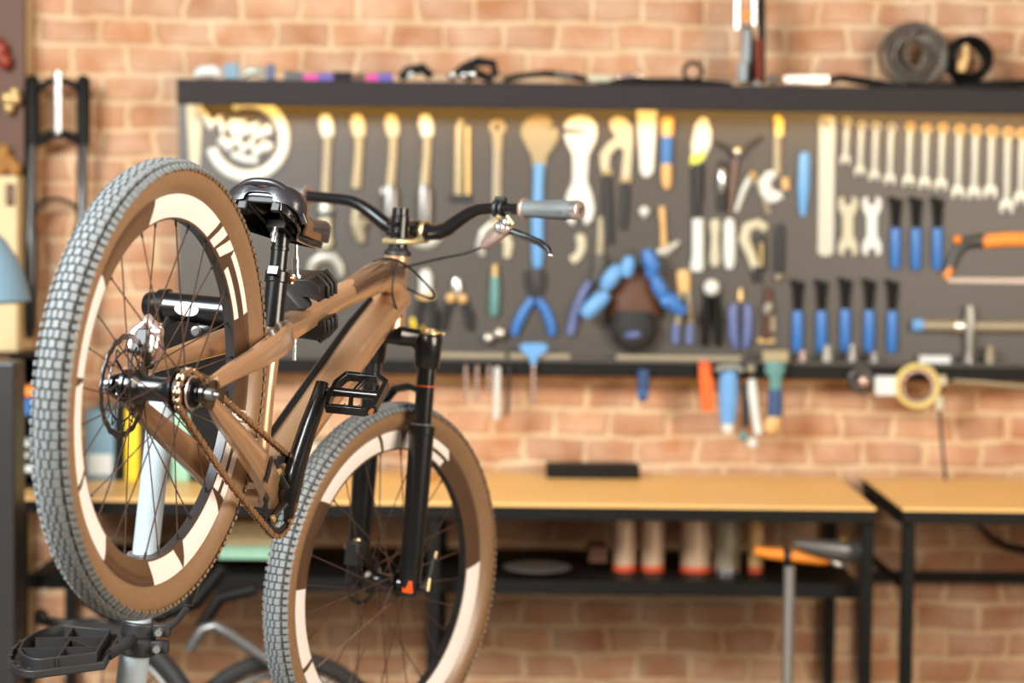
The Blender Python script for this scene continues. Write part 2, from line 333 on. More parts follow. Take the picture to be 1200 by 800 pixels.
# saddle
def sad_sections(inset=0., lower=0., th=1.0):
    secs = [(-.248, .030, .455, .024), (-.244, .056, .461, .034), (-.232, .069, .467, .047), (-.21, .0745, .470, .054), (-.185, .069, .469, .055), (-.15, .052, .468, .048), (-.11, .036, .470, .042), (-.06, .026, .483, .040), (-.01, .0215, .500, .042), (.02, .020, .511, .043), (.038, .016, .513, .038), (.044, .008, .509, .022)]
    rings = []
    for x, hw, zt, dp in secs:
        hw = max(.003, hw - inset); zt -= lower; ring = []
        for j in range(-9, 10):
            a = j / 9; y = hw * math.sin(a * PI / 2 * 1.0)
            z = zt - dp * (abs(a) ** 3.2) + (.006 * math.exp(-(a * 4) ** 2) * -1)
            ring.append(V((x, y, z)))
        t = .004
        for j in range(9, -10, -1):
            a = j / 9; y = (hw - t) * math.sin(a * PI / 2 * 1.0)
            z = zt - .011 - (dp - .010) * (abs(a) ** 3.2)
            ring.append(V((x, max(-hw, min(hw, y)), z)))
        rings.append(ring)
    return rings
SA = MB().use('saddle'); SA.ring_loft(sad_sections())
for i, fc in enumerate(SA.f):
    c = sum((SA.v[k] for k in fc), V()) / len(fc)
    if c.y < -.016 and c.x > -.20 and len(fc) == 4 and c.z < .462: SA.use('sadwarm'); SA.m[i] = SA.cur  # warm reflection on the black saddle's right flank, painted on as brown
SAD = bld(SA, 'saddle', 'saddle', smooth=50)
d = MB().use('shell'); d.ring_loft([r for r in sad_sections(.010, .011)][1:-1]); bld(d, 'saddle_shell', 'shell', SAD, smooth=50)
d = MB().use('saddle'); d.tube([V((-.205, y, .470 - .054 * abs(y / .0745) ** 3 - .002)) + V((-.043 * (1 - abs(y / .0745) ** 2.5), 0, -.006)) for y in [(-.0735 + .147 * i / 24) for i in range(25)]], .0065, 10); bld(d, 'rear_lip', 'saddle', SAD, smooth=60)
d = MB().use('bmatte'); d.box((-.236, 0, .436), (.006, .07, .014)); d.box((-.236, .03, .428), (.01, .016, .026)); d.box((-.236, -.03, .428), (.01, .016, .026)); bld(d, 'rear_bridge', 'bmatte', SAD, bevel=.002)
for s in (-1, 1):
    d = MB().use('dgrey'); d.tube([(-.234, s * .030, .440), (-.21, s * .024, .431), (-.17, s * .021, .428), (-.09, s * .021, .430), (-.04, s * .018, .444), (0, s * .010, .462)], .0036, 8); bld(d, 'saddle_rail', 'dgrey', SAD)

# ---- wheels
RW, RI, RO, TR = .351, .2585, .2995, .0293
def wheel(ctr, steer, rear):
    rim = MB().use('rim'); n = 96
    prof = [(-.0080, RI), (-.0150, .285), (-.0158, RO), (-.0145, .302), (-.0130, .2985), (.0130, .2985), (.0145, .302), (.0158, RO), (.0150, .285), (.0080, RI)]
    def rev(mb, prof, n=96): mb.ring_loft([[ctr + V((r * math.cos(2 * PI * i / n), y, r * math.sin(2 * PI * i / n))) for y, r in prof] for i in range(n)], closed=True); return mb
    rev(rim, prof); rim.use('dgrey')
    for i in range(96): rim.m[i * 10 + 9] = rim.cur
    W = bld(rim, 'wheel_rim', 'rim', None, steer)
    ty = MB().use('tan'); tp = [(-.0145, .297), (-.0200, .304), (-.0262, .313), (-.0282, .322), (-.0275, .330), (-.0250, .3365)]
    full = tp + [(-.0165, .3435), (-.008, .3468), (0, .3475), (.008, .3468), (.0165, .3435)] + [(-y, r) for y, r in reversed(tp)] + [(.008, .2995), (-.008, .2995)]
    rev(ty, full, 120); np_ = len(full)
    ty.use('groove'); g = ty.cur
    for i in range(120):
        for j in range(5, 11): ty.m[i * np_ + j] = g
    # knobs
    ty.use('tread'); NK = 156
    def knob(a, y0, y1, da, base, h, chamf=.88):
        rows = []
        for (yy, aa) in ((y0, -1), (y1, -1), (y1, 1), (y0, 1)): rows.append((yy, a + aa * da / 2))
        def rad(y):   # casing radius at y
            t = min(1, abs(y) / .0275); return .3478 - .0135 * t ** 2.6
        ym = (y0 + y1) / 2; tl = ym / .0275
        lo = [ctr + V((math.cos(q) * (rad(y) - .0012), y, math.sin(q) * (rad(y) - .0012))) for y, q in rows]
        hi = []
        for y, q in rows:
            y2 = ym + (y - ym) * chamf; q2 = a + (q - a) * chamf; nr = rad(y) + h * (1 - .45 * abs(tl) ** 3); yy = y2 + h * .9 * tl ** 3
            hi.append(ctr + V((math.cos(q2) * nr, yy, math.sin(q2) * nr)))
        f0 = len(ty.f); ty.ring_loft([lo, hi])
        if abs(ym) > .019: ty.m[f0 + (3 if ym < 0 else 1)] = 0  # outward faces of outer knobs tan: warm edge light put into the colour
    for i in range(NK):
        a = 2 * PI * i / NK; st = 2 * PI / NK
        if i % 2 == 0: pat = ((-.0290, -.0205, .55), (-.0175, -.0072, .84), (-.0052, .0052, .84), (.0072, .0175, .84), (.0205, .0290, .55))
        else: pat = ((-.0280, -.0203, .66), (-.0188, -.0102, .86), (-.0086, -.0008, .86), (.0008, .0086, .86), (.0102, .0188, .86), (.0203, .0280, .66))
        for y0, y1, k in pat: knob(a, y0, y1, st * (k + .05), 0, .0038)
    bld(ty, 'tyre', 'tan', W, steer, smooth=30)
    # decals on both faces
    def yr(r): return -(.0080 + (.0150 - .0080) * (r - RI) / (.285 - RI)) if r < .285 else -(.0150 + .0008 * (r - .285) / (RO - .285))
    def decal(a0, a1, r1, r2, slant=0., m='decal', side=-1):
        mb = MB().use(m); k = max(2, int(abs(a1 - a0) / 2.5)); rs = [r1 + (r2 - r1) * i / 4 for i in range(5)]
        o = 0; top = []; bot = []
        for i in range(k + 1):
            for j, r in enumerate(rs):
                a = math.radians(a0 + (a1 - a0) * i / k + slant * (j / 4 - .5)); y = yr(r) * (-side)
                for q, lst in ((side * .0005, top), (side * -.0003, bot)): lst.append(ctr + V((r * math.cos(a), y + q, r * math.sin(a))))
        mb.v = top + bot; nt = len(top)
        for i in range(k):
            for j in range(4):
                p = i * 5 + j; mb.face((p, p + 1, p + 6, p + 5)); mb.face((nt + p, nt + p + 5, nt + p + 6, nt + p + 1))
        rimloop = [j for j in range(5)] + [i * 5 + 4 for i in range(1, k + 1)] + [k * 5 + j for j in (3, 2, 1, 0)] + [i * 5 for i in range(k - 1, 0, -1)]
        for i in range(len(rimloop)): p, q = rimloop[i], rimloop[(i + 1) % len(rimloop)]; mb.face((p, q, nt + q, nt + p))
        tag(bld(mb, 'rim_decal', m, W, steer), 'cream lettering block on the brown rim')
    if rear:
        for q in ((84, 130, .262, .298, -3), (77, 81.5, .262, .298, -3), (70.5, 75, .264, .298, -4), (45, 68, .285, .298, 0), (45, 66, .262, .272, 0),
                  (166, 196, .262, .298, 0), (198, 226, .262, .298, 2), (228, 255, .262, .298, 2), (-70, -51, .262, .298, 3), (-47, -20, .262, .298, -4), (-17, 9, .283, .298, 0), (-17, 9, .262, .275, 0), (9.5, 13, .262, .298, 0)): decal(*q)
    else:
        for q in ((126, 165, .264, .298, 3), (112, 124, .262, .298, 3), (98, 110, .262, .298, -3), (78, 96, .282, .298, 3), (79, 96, .262, .275, 0), (-36, 24, .262, .298, 3), (-76, -40, .262, .298, 3), (-160, -130, .262, .298, 0), (-128, -100, .262, .298, 0)): decal(*q)
    # hub
    hb = MB().use('black')
    if rear:
        hb.lathe(ctr + V((0, -.071, 0)), YA, [(0, .009), (.004, .0135), (.008, .0135), (.009, .023), (.024, .0250), (.026, .0275), (.036, .0280), (.038, .0335), (.041, .034), (.043, .027), (.052, .021), (.060, .0190), (.090, .0190), (.097, .019), (.103, .027), (.106, .0275), (.109, .0225), (.119, .0225), (.121, .0265), (.126, .0265), (.128, .016), (.138, .012), (.142, .009)], 36)
    else:
        hb.lathe(ctr + V((0, -.055, 0)), YA, [(0, .009), (.006, .012), (.018, .016), (.022, .026), (.025, .0265), (.030, .018), (.045, .0145), (.072, .0145), (.080, .020), (.086, .0295), (.089, .0295), (.093, .0225), (.101, .0225), (.104, .012), (.110, .009)], 32)
    H = bld(hb, 'hub', 'black', W, steer)
    fl = ((-.0315, .030), (.034, .0265)) if rear else ((-.032, .0255), (.0325, .0285))
    if rear:
        for yy, r, m, th in ((-.047, .0285, 'silver', .0035), (-.0565, .0265, 'pinksil', .003), (-.0365, .0295, 'dgrey', .003)):
            d = MB().use(m); d.lathe(ctr + V((0, yy - th / 2, 0)), YA, [(0, r - .001), (th * .3, r), (th * .7, r), (th, r - .001)], 32); bld(d, 'spacer_ring', m, H)
    # spokes: 28, crossed
    ns = 28
    for i in range(ns):
        side = i % 2; yy, fr_ = fl[side]; grp = (i // 2) % 2
        ah = 2 * PI * (i // 2) / (ns / 2) + (.11 if side else 0) + .1; off = (1 if grp else -1) * .95
        ar = 2 * PI * i / ns + .1; a_h = ar + off * 1.05
        A = ctr + V((fr_ * .9 * math.cos(a_h), yy + (.002 if side else -.002), fr_ * .9 * math.sin(a_h)))
        B = ctr + V(((RI + .003) * math.cos(ar), (.002 if side else -.002), (RI + .003) * math.sin(ar)))
        Bn = A.lerp(B, .945)
        d = MB().use('spoke'); d.tube([A, Bn], .00115, 6); d.use('bmatte'); d.tube([Bn, B], .0020, 6); bld(d, 'spoke', 'spoke', W, steer)
    # rotor
    yy = .0575; d = MB().use('dgrey'); n = 72
    for ra, rb, wv in (((.0705, .080, .0014), (.052, .0545, 0)) if rear else ((.046, .0545, 0),)):
        rings = []
        for i in range(n):
            a = 2 * PI * i / n; wz = wv * (1 if i % 4 < 2 else -1)
            rings.append([ctr + V(((r + wz * .7) * math.cos(a), y, (r + wz * .7) * math.sin(a))) for y, r in ((yy - .0009, ra), (yy - .0009, rb), (yy + .0009, rb), (yy + .0009, ra))])
        d.ring_loft(rings, closed=True)
    for i in range(24 if rear else 0):
        a = 2 * PI * i / 24; a2 = a + (.14 if i % 2 else -.14)
        d.tube([ctr + V((.055 * math.cos(a), yy, .055 * math.sin(a))), ctr + V((.067 * math.cos(a2), yy, .067 * math.sin(a2)))], (.0009, .0016), 6)
    for i in range(6):
        a = 2 * PI * i / 6; a2 = a + .55
        d.tube([ctr + V((.018 * math.cos(a), yy, .018 * math.sin(a))), ctr + V((.053 * math.cos(a2), yy, .053 * math.sin(a2)))], .0024, 8)
        d.cyl(ctr + V((.021 * math.cos(a), yy - .004, .021 * math.sin(a))), ctr + V((.021 * math.cos(a), yy + .004, .021 * math.sin(a))), .0036, n=8)
    d.torus(ctr + V((0, yy, 0)), YA, .021, .0028, 32, 8); bld(d, 'brake_rotor', 'dgrey', H, steer)
    return W
WR = wheel(REAR, False, True); WF = wheel(FRONT, True, False)
# rear axle nuts, cog
d = MB().use('grey'); d.lathe(REAR + V((0, -.092, 0)), YA, [(0, .006), (.001, .009), (.010, .010), (.014, .010)], 12); d.lathe(REAR + V((0, -.1, 0)), YA, [(0, .004), (.01, .004)], 10)
d.lathe(REAR + V((0, .079, 0)), YA, [(0, .010), (.010, .010), (.012, .007)], 12); bld(d, 'axle', 'grey')
def cog(mb, c, y, r, nt, th=.0022, hole=.6):
    n = nt * 4; out = []
    for i in range(n):
        a = 2 * PI * i / n; rr = r + (.0028 if i % 4 in (0, 1) else -.0028); out.append((a, rr))
    mb.ring_loft([[c + V((q * math.cos(a), y + s, q * math.sin(a))) for q, s in ((r * hole, -th / 2), (rr, -th / 2), (rr, th / 2), (r * hole, th / 2))] for a, rr in out], closed=True)
CY = -.0475; RCOG = .0335; RRING = .0685
d = MB().use('grey'); cog(d, REAR, CY, RCOG, 16); bld(d, 'cog', 'grey')
d = MB().use('bmatte'); cog(d, V((0, 0, 0)), CY, RRING, 34, hole=.80)
for i in range(4):
    a = PI / 4 + i * PI / 2 + .25; d.tube([V((.018 * math.cos(a), CY - .012, .018 * math.sin(a))), V((.045 * math.cos(a), CY - .006, .045 * math.sin(a))), V((.060 * math.cos(a), CY, .060 * math.sin(a)))], [(.006, .011), (.004, .009), (.003, .008)], 8)
RG = bld(d, 'chainring', 'bmatte', smooth=0)
for i in range(4):
    a = PI / 4 + i * PI / 2 + .25; d = MB().use('brass'); p = V((.055 * math.cos(a), CY - .005, .055 * math.sin(a))); d.lathe(p + V((0, -.006, 0)), YA, [(0, .003), (0, .006), (.003, .0065), (.008, .005)], 12); tag(bld(d, 'chainring_bolt', 'brass', RG), 'brass chainring bolt')
# chain: links along the loop
def chain_path():
    c0, c1 = V((REAR.x, 0, REAR.z)), V((0, 0, 0)); dv = (c1 - c0); D = dv.length; ang = math.atan2(dv.z, dv.x); al = math.acos((RRING - RCOG) / D) 
    pts = []
    th1 = ang + PI - al   # tangent angle (upper)
    ta = ang + (PI - al); tb = ang - (PI - al)
    def arc(c, r, a0, a1):
        k = max(3, int(abs(a1 - a0) * r / .003)); return [c + V((r * math.cos(a0 + (a1 - a0) * i / k), 0, r * math.sin(a0 + (a1 - a0) * i / k))) for i in range(k + 1)]
    pts += arc(c0, RCOG, ta, 2 * PI + tb)
    a = arc(c1, RRING, tb, ta)
    # lower run with a little sag
    p0, p1 = pts[-1], a[0]; pts += [p0.lerp(p1, i / 40) - V((0, 0, .006 * math.sin(PI * i / 40))) for i in range(1, 40)]
    pts += a
    p0, p1 = pts[-1], pts[0]; pts += [p0.lerp(p1, i / 40) for i in range(1, 40)]
    return pts
pts = chain_path(); cum = [0]
for i in range(len(pts)): cum.append(cum[-1] + (pts[(i + 1) % len(pts)] - pts[i]).length)
tot = cum[-1]; nl = int(round(tot / .0127)) // 2 * 2
def at(s):
    s %= tot
    for i in range(len(pts)):
        if cum[i + 1] >= s: t = (s - cum[i]) / max(1e-9, cum[i + 1] - cum[i]); return pts[i].lerp(pts[(i + 1) % len(pts)], t)
    return pts[0]
d = MB().use('chain')
for i in range(nl):
    a = at(tot * i / nl); b = at(tot * (i + 1) / nl); o = .0046 if i % 2 else .0028; m = (a + b) / 2; t = (b - a)
    for s in (-1, 1):
        y = V((0, CY + s * o, 0)); e = t.normalized() * .0035
        d.tube([a - e + y, a + y, m + y, b + y, b + e + y], [(.0028, .0010), (.0056, .0010), (.0034, .0010), (.0056, .0010), (.0028, .0010)], 6, up=t.cross(YA).normalized())
    d.cyl(a + V((0, CY - .0048, 0)), a + V((0, CY + .0048, 0)), .0026, n=8)
tag(bld(d, 'chain', 'chain', smooth=30), 'bronze coloured chain')
# cranks and pedals
KA = V((-.012, 0, .1875))
for s in (-1, 1):
    e = KA if s < 0 else -KA
    y0 = s * .062; y1 = s * .083
    ca = MB().use('black'); dirv = e.normalized()
    ca.tube([V((0, y0, 0)) - dirv * .020, V((0, y0, 0)), V((0, y0 + s * .003, 0)) + e * .3, V((0, y0 + s * .011, 0)) + e * .65, V((0, y1, 0)) + e * .93, V((0, y1, 0)) + e + dirv * .014],
            [(.012, .010), (.0155, .021), (.0150, .017), (.0140, .0145), (.0130, .0145), (.010, .010)], 14, up=(0, 1, 0), power=3.2)
    CA = bld(ca, 'crank_arm', 'black')
    d = MB().use('brown'); d.torus(V((0, y0 + s * .0115, 0)), YA, .0085, .0018, 24, 8); d.cyl(V((0, y0 + s * .006, 0)), V((0, y0 + s * .0118, 0)), .0075, n=20); bld(d, 'spindle_cap', 'copperpin', CA)
    # pedal
    pc = e + V((0, s * .147, 0)) + V((0, 0, 0)); ph = math.radians(60); px_ = V((math.cos(ph), 0, math.sin(ph))); pz = V((-math.sin(ph), 0, math.cos(ph))); py_ = V((0, s, 0))
    Q = lambda x, y, z: pc + px_ * x + py_ * y + pz * z
    d = MB().use('black'); hx, hy, hz = .046, .048, .0085
    out = [(-hx, -.040), (-hx, .030), (-hx * .72, .048), (hx * .72, .048), (hx, .030), (hx, -.034), (.020, -.046), (-.020, -.046)]
    loop = [Q(x, y, 0) for x, y in out]
    d.tube(loop, (.0042, .0062), 8, closed=True, up=py_, power=4) if False else None
    n = len(out); rings = []
    for x, y in out:
        l = V((x, y, 0)).length; k = 1 - .0095 / l
        rings.append([Q(x, y, -hz), Q(x, y, hz), Q(x * k, y * k, hz), Q(x * k, y * k, -hz)])
    d.ring_loft(rings, closed=True)
    d.tube([Q(0, -.046, 0), Q(0, -.02, 0), Q(0, .02, 0), Q(0, .044, 0)], [.0095, .0075, .0075, .009], 14)
    for x, y in ((-.035, .0), (.035, .0)): d.tube([Q(0, -.008 , 0), Q(x * 1.2, .004, 0)], (.004, .005), 8)
    d.cyl(Q(0, -.062, 0), Q(0, -.044, 0), .0055, n=12)
    PD = bld(d, 'pedal', 'black', smooth=30, bevel=.0012)
    for x in (-.041, .041):
        for y in (-.03, -.004, .022):
            d = MB().use('grey'); d.cyl(Q(x, y, -hz - .0035), Q(x, y, hz + .0035), .0017, n=8); bld(d, 'pin', 'grey', PD)
    d = MB().use('copperpin'); c_ = Q(-hx * .86, .0392, 0); ax = (py_ * .6 - px_ * .4).normalized()
    d.tube([c_ + ax * .0005 - px_ * .0, c_ + ax * .0022], (.0042, .0062), 16, up=pz); bld(d, 'badge', 'copperpin', PD)
# rear brake caliper
cc = V((-.402, .060, .118)); d = MB().use('pinksil')
d.tube([cc + V((.0, .020, -.020)), cc + V((.004, .020, .010)), cc + V((.0, .0, .034)), cc + V((-.004, -.018, .018)), cc + V((0, -.018, -.012))], [.010, .012, .010, .011, .009], 12)
d.tube([cc + V((.0, -.002, .030)), cc + V((.02, -.01, .02)), cc + V((.034, -.012, .002)), cc + V((.046, -.004, -.012))], [.009, .007, .006, .006], 10)
d.cyl(cc + V((-.008, -.03, .012)), cc + V((-.008, -.012, .012)), .008, n=14)
CL = tag(bld(d, 'brake_caliper', 'pinksil'), 'silver brake caliper')
d = MB().use('bmatte'); d.box(cc + V((0, 0, -.004)), (.022, .026, .040)); d.tube([cc + V((-.02, -.010, -.02)), cc + V((.03, -.006, -.032))], .008, 8); bld(d, 'caliper_body', 'bmatte', CL, bevel=.003)
for i, (a, b) in enumerate((((-.010, -.024, -.02), (-.010, -.008, -.02)), ((.014, -.022, -.030), (.014, -.006, -.030)), ((.002, -.024, .004), (.002, -.012, .004)))):
    d = MB().use('silver'); d.cyl(cc + V(a), cc + V(b), .0042, n=10); bld(d, 'caliper_bolt', 'silver', CL)
d = MB().use('bmatte'); d.tube([cc + V((.04, -.006, -.008)), LB(188, 400, .05), LB(190, 385, .055), LB(196, 372, .06)], .0028, 8); bld(d, 'caliper_hose', 'bmatte', CL)

# ---- fork (turned with the bars)
LEG0 = FRONT - NN * .010
fk = MB().use('black')
LT = {s: LEG0 + V((0, s * .065, 0)) + U * (AC - .0) for s in (-1, 1)}
for s in (-1, 1):
    fk.lathe(LT[s] - U * .062, U, [(0, .0215), (.004, .0240), (.045, .0265), (.060, .0265), (.066, .023), (.068, .012)], 28)
fk.tube([LT[1] - U * .028, LT[1].lerp(LT[-1], .16) - U * .006 - NN * .012, CR + V((0, .028, 0)) - U * .004, CR - U * .002, CR + V((0, -.028, 0)) - U * .004, LT[-1].lerp(LT[1], .16) - U * .006 - NN * .012, LT[-1] - U * .028],
        [(.020, .016), (.019, .017), (.019, .022), (.019, .024), (.019, .022), (.019, .017), (.020, .016)], 16, up=U, power=2.6)
fk.cyl(CR - U * .012, CR + U * .006, .027, n=28); fk.cyl(CR, CR + U * (HL + .080), .0143, n=20)
FK = bld(fk, 'fork', 'black', None, True)
for s in (-1, 1):
    d = MB().use('shell'); d.cyl(LEG0 + V((0, s * .065, 0)) + U * .27, LT[s] - U * .055, .0180, n=28); ST_ = bld(d, 'stanchion', 'shell', FK, True)
    d = MB().use('black'); lb = LEG0 + V((0, s * .065, 0))
    d.lathe(lb - U * .022, U, [(0, .008), (.004, .0155), (.03, .0195), (.07, .0215), (.22, .0235), (.315, .0240), (.318, .0262), (.332, .0262), (.336, .021), (.338, .019)], 28)
    d.tube([lb + U * .0 - V((0, s * .004, 0)), FRONT + V((0, s * .058, 0))], [.018, .014], 14)
    LL = bld(d, 'lower_leg', 'black', FK, True)
    d = MB().use('silver'); d.torus(lb + U * .314, U, .0215, .0016, 28, 6); bld(d, 'seal_ring', 'silver', LL, True)
    d = MB().use('gold' if s < 0 else 'silver'); d.lathe(LT[s] + U * .004, U, [(0, .021), (.004, .021), (.005, .014), (.010, .012), (.011, .004)], 18)
    d.cyl(LT[s] + U * .007 + NN * .012, LT[s] + U * .007 + V((0, s * .034, 0)), .003, n=8); tag(bld(d, 'top_cap', 'gold', FK, True), 'gold knurled top cap')
d = MB().use('orange'); d.torus(LEG0 + V((0, -.065, 0)) + U * .388, U, .0182, .0012, 32, 6); tag(bld(d, 'travel_ring', 'orange', FK, True), 'thin orange rubber ring')
lb = LEG0 + U * .315
d = MB().use('black'); d.tube([lb + V((0, .058, 0)) + NN * .008, lb + V((0, .052, 0)) + NN * .026 + U * .03, lb + V((0, .034, 0)) + NN * .036 + U * .058, lb + NN * .038 + U * .066, lb + V((0, -.034, 0)) + NN * .036 + U * .058, lb + V((0, -.052, 0)) + NN * .026 + U * .03, lb + V((0, -.058, 0)) + NN * .008],
        [(.008, .012), (.007, .012), (.006, .012), (.006, .013), (.006, .012), (.007, .012), (.008, .012)], 10); bld(d, 'fork_brace', 'black', FK, True)
lb = LEG0 + V((0, -.065, 0))
d = MB().use('sticker'); d.box(lb - U * .004 + V((-.0125, -.0045, 0)), (.012, .020, .024), (NN, YA, U)); tag(bld(d, 'orange_sticker', 'sticker', FK, True, bevel=.001), 'small orange sticker')
d = MB().use('bmatte'); d.lathe(FRONT + V((0, -.100, 0)), YA, [(0, .005), (.002, .009), (.012, .009), (.014, .007), (.020, .007)], 14)
d.tube([FRONT + V((0, -.096, 0)), FRONT + V((-.004, -.101, .028)), FRONT + V((-.010, -.103, .062))], [(.006, .005), (.004, .006), (.003, .006)], 8)
d.use('gold'); d.cyl(FRONT + V((-.002, -.104, -.006)), FRONT + V((-.004, -.100, .022)), .0035, n=8); d.cyl(FRONT + V((-.010, -.104, .058)), FRONT + V((-.011, -.104, .072)), .003, n=8)
bld(d, 'axle_lever', 'bmatte', FK, True)
d = MB().use('gold'); q = LEG0 + V((0, .065, 0)) + U * .055; d.tube([q + V((-.025, .012, -.006)), q + V((-.027, -.002, .002)), q + V((-.026, -.018, .012))], [.006, .008, .006], 10); tag(bld(d, 'brake_fitting', 'gold', FK, True), 'gold coloured hose fitting')
d = MB().use('bmatte'); q = LEG0 + V((0, .05, 0)) + U * .05 - NN * .030; d.box(q, (.030, .032, .05), (NN, YA, U)); bld(d, 'caliper', 'bmatte', FK, True, bevel=.004)
# headset, spacers, stem, bar
d = MB().use('bmatte'); d.lathe(HT - U * .001, U, [(0, .0245), (.002, .0262), (.008, .0262), (.012, .021), (.018, .018)], 28); bld(d, 'headset', 'bmatte', None, True); d = MB().use('bmatte'); d.lathe(CR + U * .0, U, [(0, .027), (.004, .0285), (.008, .0275)], 28); bld(d, 'crown_race', 'bmatte', None, True)
d = MB().use('black'); d.lathe(HT + U * .016, U, [(0, .0185), (.012, .0185)], 24); d.lathe(HT + U * .0295, U, [(0, .0180), (.008, .0180)], 24); bld(d, 'spacer', 'black', None, True)
BAR = BASE + U * (AC + HL + .050) + NN * .058
sz = AC + HL + .050; SC0 = BASE + U * sz
d = MB().use('black'); d.lathe(SC0 - U * .019, U, [(0, .0165), (.002, .0185), (.044, .0185), (.046, .0165), (.060, .0160), (.062, .010)], 26)
d.tube([SC0 + NN * .01, SC0 + NN * .035, BAR - NN * .012], [(.014, .014), (.012, .013), (.015, .020)], 14, up=U, power=3)
for k in (-.010, .010): d.cyl(SC0 - NN * .022 + U * k + V((0, -.012, 0)), SC0 - NN * .022 + U * k + V((0, .012, 0)), .0045, n=10)
d.torus(BAR, YA, .0178, .0035, 30, 8, flat=5.0)
STM = bld(d, 'stem', 'black', None, True)
d = MB().use('gold'); d.torus(BAR + V((0, -.019, 0)), YA, .0188, .0040, 30, 8, flat=1.4); d.torus(BAR + V((0, .019, 0)), YA, .0188, .0040, 30, 8, flat=1.4); tag(bld(d, 'bar_clamp', 'gold', STM, True), 'pale gold clamp rings')
d = MB().use('gold'); d.lathe(SC0 - U * .028, U, [(0, .0185), (.001, .021), (.009, .021), (.010, .0185)], 26)
d.tube([SC0 - U * .024 - NN * .018 + V((0, .022, 0)), SC0 - U * .024 - NN * .020 + V((0, -.012, 0)), SC0 - U * .022 + V((0, -.026, 0)) + NN * .01, SC0 - U * .016 + V((0, -.030, 0)) + NN * .036], [(.006, .005), (.0055, .005), (.0055, .005), (.0075, .005)], 10); tag(bld(d, 'bracket', 'gold', STM, True), 'pale gold bracket around the steerer')
bar = MB().use('black'); RISE = .046; half = []
for y, bx, rz_, r in ((0, 0, 0, .0157), (.036, 0, 0, .0157), (.055, -.002, .001, .0154), (.075, -.004, .008, .0148), (.105, -.009, .025, .0138), (.132, -.013, .038, .0125), (.155, -.016, .0445, .0116), (.18, -.018, RISE, .0112), (.385, -.034, RISE, .0111)): half.append((y, bx, rz_, r))
pth = [(BAR + V((bx, -y, 0)) + U * z_, r) for y, bx, z_, r in reversed(half)] + [(BAR + V((bx, y, 0)) + U * z_, r) for y, bx, z_, r in half[1:]]
bar.tube([p for p, r in pth], [r for p, r in pth], 18, up=(0, 0, 1)); HB = bld(bar, 'handlebar', 'black', None, True)
for s in (-1, 1):
    bp = lambda y, dz=0, dx=0: BAR + V((-.018 - (y - .18) * .078 + dx, s * y, 0)) + U * (RISE + dz)
    dirg = (bp(.388) - bp(.262)).normalized(); ln = (bp(.388) - bp(.262)).length
    d = MB().use('grip'); d.lathe(bp(.262), dirg, [(0, .0155), (.006, .0172), (.008, .0160), (ln * .5, .0168), (ln - .014, .0172), (ln - .012, .0160)], 26)
    for k in range(4):
        a = k * PI / 2 + .6; nrm = V((0, 0, 1)); x_ = (nrm - dirg * nrm.dot(dirg)).normalized(); y_ = dirg.cross(x_); dd = x_ * math.cos(a) + y_ * math.sin(a)
        d.tube([bp(.262) + dirg * .03 + dd * .0157, bp(.262) + dirg * (ln - .03) + dd * .0164], (.0012, .003), 6)
    G = tag(bld(d, 'grip', 'grip', HB, True), 'grey rubber handlebar grip')
    d = MB().use('pinksil'); d.lathe(bp(.262) - dirg * .004, dirg, [(0, .014), (.001, .0205), (.006, .0205), (.008, .016)], 26); tag(bld(d, 'grip_collar', 'pinksil', G, True), 'pale metal collar at the inner end')
    d = MB().use('silver'); d.lathe(bp(.262) + dirg * (ln - .012), dirg, [(0, .016), (.001, .0182), (.009, .0182), (.011, .0165)], 26); bld(d, 'end_collar', 'grip', G, True)
    d = MB().use('pinksil'); d.lathe(bp(.262) + dirg * (ln - .001), dirg, [(0, .0165), (.003, .0165), (.004, .0145), (.0042, .0005)], 26); bld(d, 'end_plug', 'pinksil', G, True)
    d = MB().use('black'); ec = bp(.262) + dirg * (ln + .0034); ux = (U - dirg * U.dot(dirg)).normalized(); vx = dirg.cross(ux)
    d.tube([ec + ux * .008 - vx * .004, ec - ux * .002 - vx * .004], .0011, 6); d.torus(ec - ux * .001, dirg, .004, .0010, 18, 6); bld(d, 'end_mark', 'black', G, True)
# brake lever, right side
bp = lambda y, dz=0, dx=0: BAR + V((-.018 - (y - .18) * .078 + dx, -y, 0)) + U * (RISE + dz)
d = MB().use('bmatte'); d.torus(bp(.197), YA, .0140, .0042, 26, 8, flat=1.3); d.torus(bp(.210), YA, .0140, .0032, 26, 8, flat=1.2); d.box(bp(.203, .017, 0), (.010, .022, .008)); d.tube([bp(.203, -.012), bp(.212, -.030, .012)], .007, 8)
BL = bld(d, 'brake_lever', 'bmatte', HB, True)
d = MB().use('pinksil'); d.tube([bp(.160, -.070, .010), bp(.168, -.064, .010), bp(.190, -.048, .012), bp(.215, -.032, .014), bp(.228, -.024, .014)], [.005, .0115, .0125, .0115, .007], 14); d.ball(bp(.214, -.034, .006), .013, 12); tag(bld(d, 'master_cylinder', 'pinksil', BL, True), 'silver brake fluid cylinder')
d = MB().use('gold'); d.cyl(bp(.222, -.014, 0), bp(.238, -.030, 0), .004, n=8); d.cyl(bp(.200, -.016, -.004), bp(.212, -.020, -.004), .0045, n=8); bld(d, 'lever_bolt', 'gold', BL, True)
d = MB().use('black'); d.tube([bp(.222, -.036, .012), bp(.240, -.040, .014), bp(.262, -.044, .018), bp(.290, -.052, .020), bp(.312, -.066, .020), bp(.318, -.076, .018)], [(.008, .005), (.006, .0045), (.005, .004), (.005, .004), (.0055, .004), (.004, .003)], 10); d.tube([bp(.236, -.046, .010), bp(.262, -.052, .014), bp(.290, -.060, .016), bp(.316, -.076, .018)], .0022, 8); d.use('chrome'); d.ball(bp(.3185, -.078, .018), .0052, 10); bld(d, 'lever_blade', 'black', BL, True)
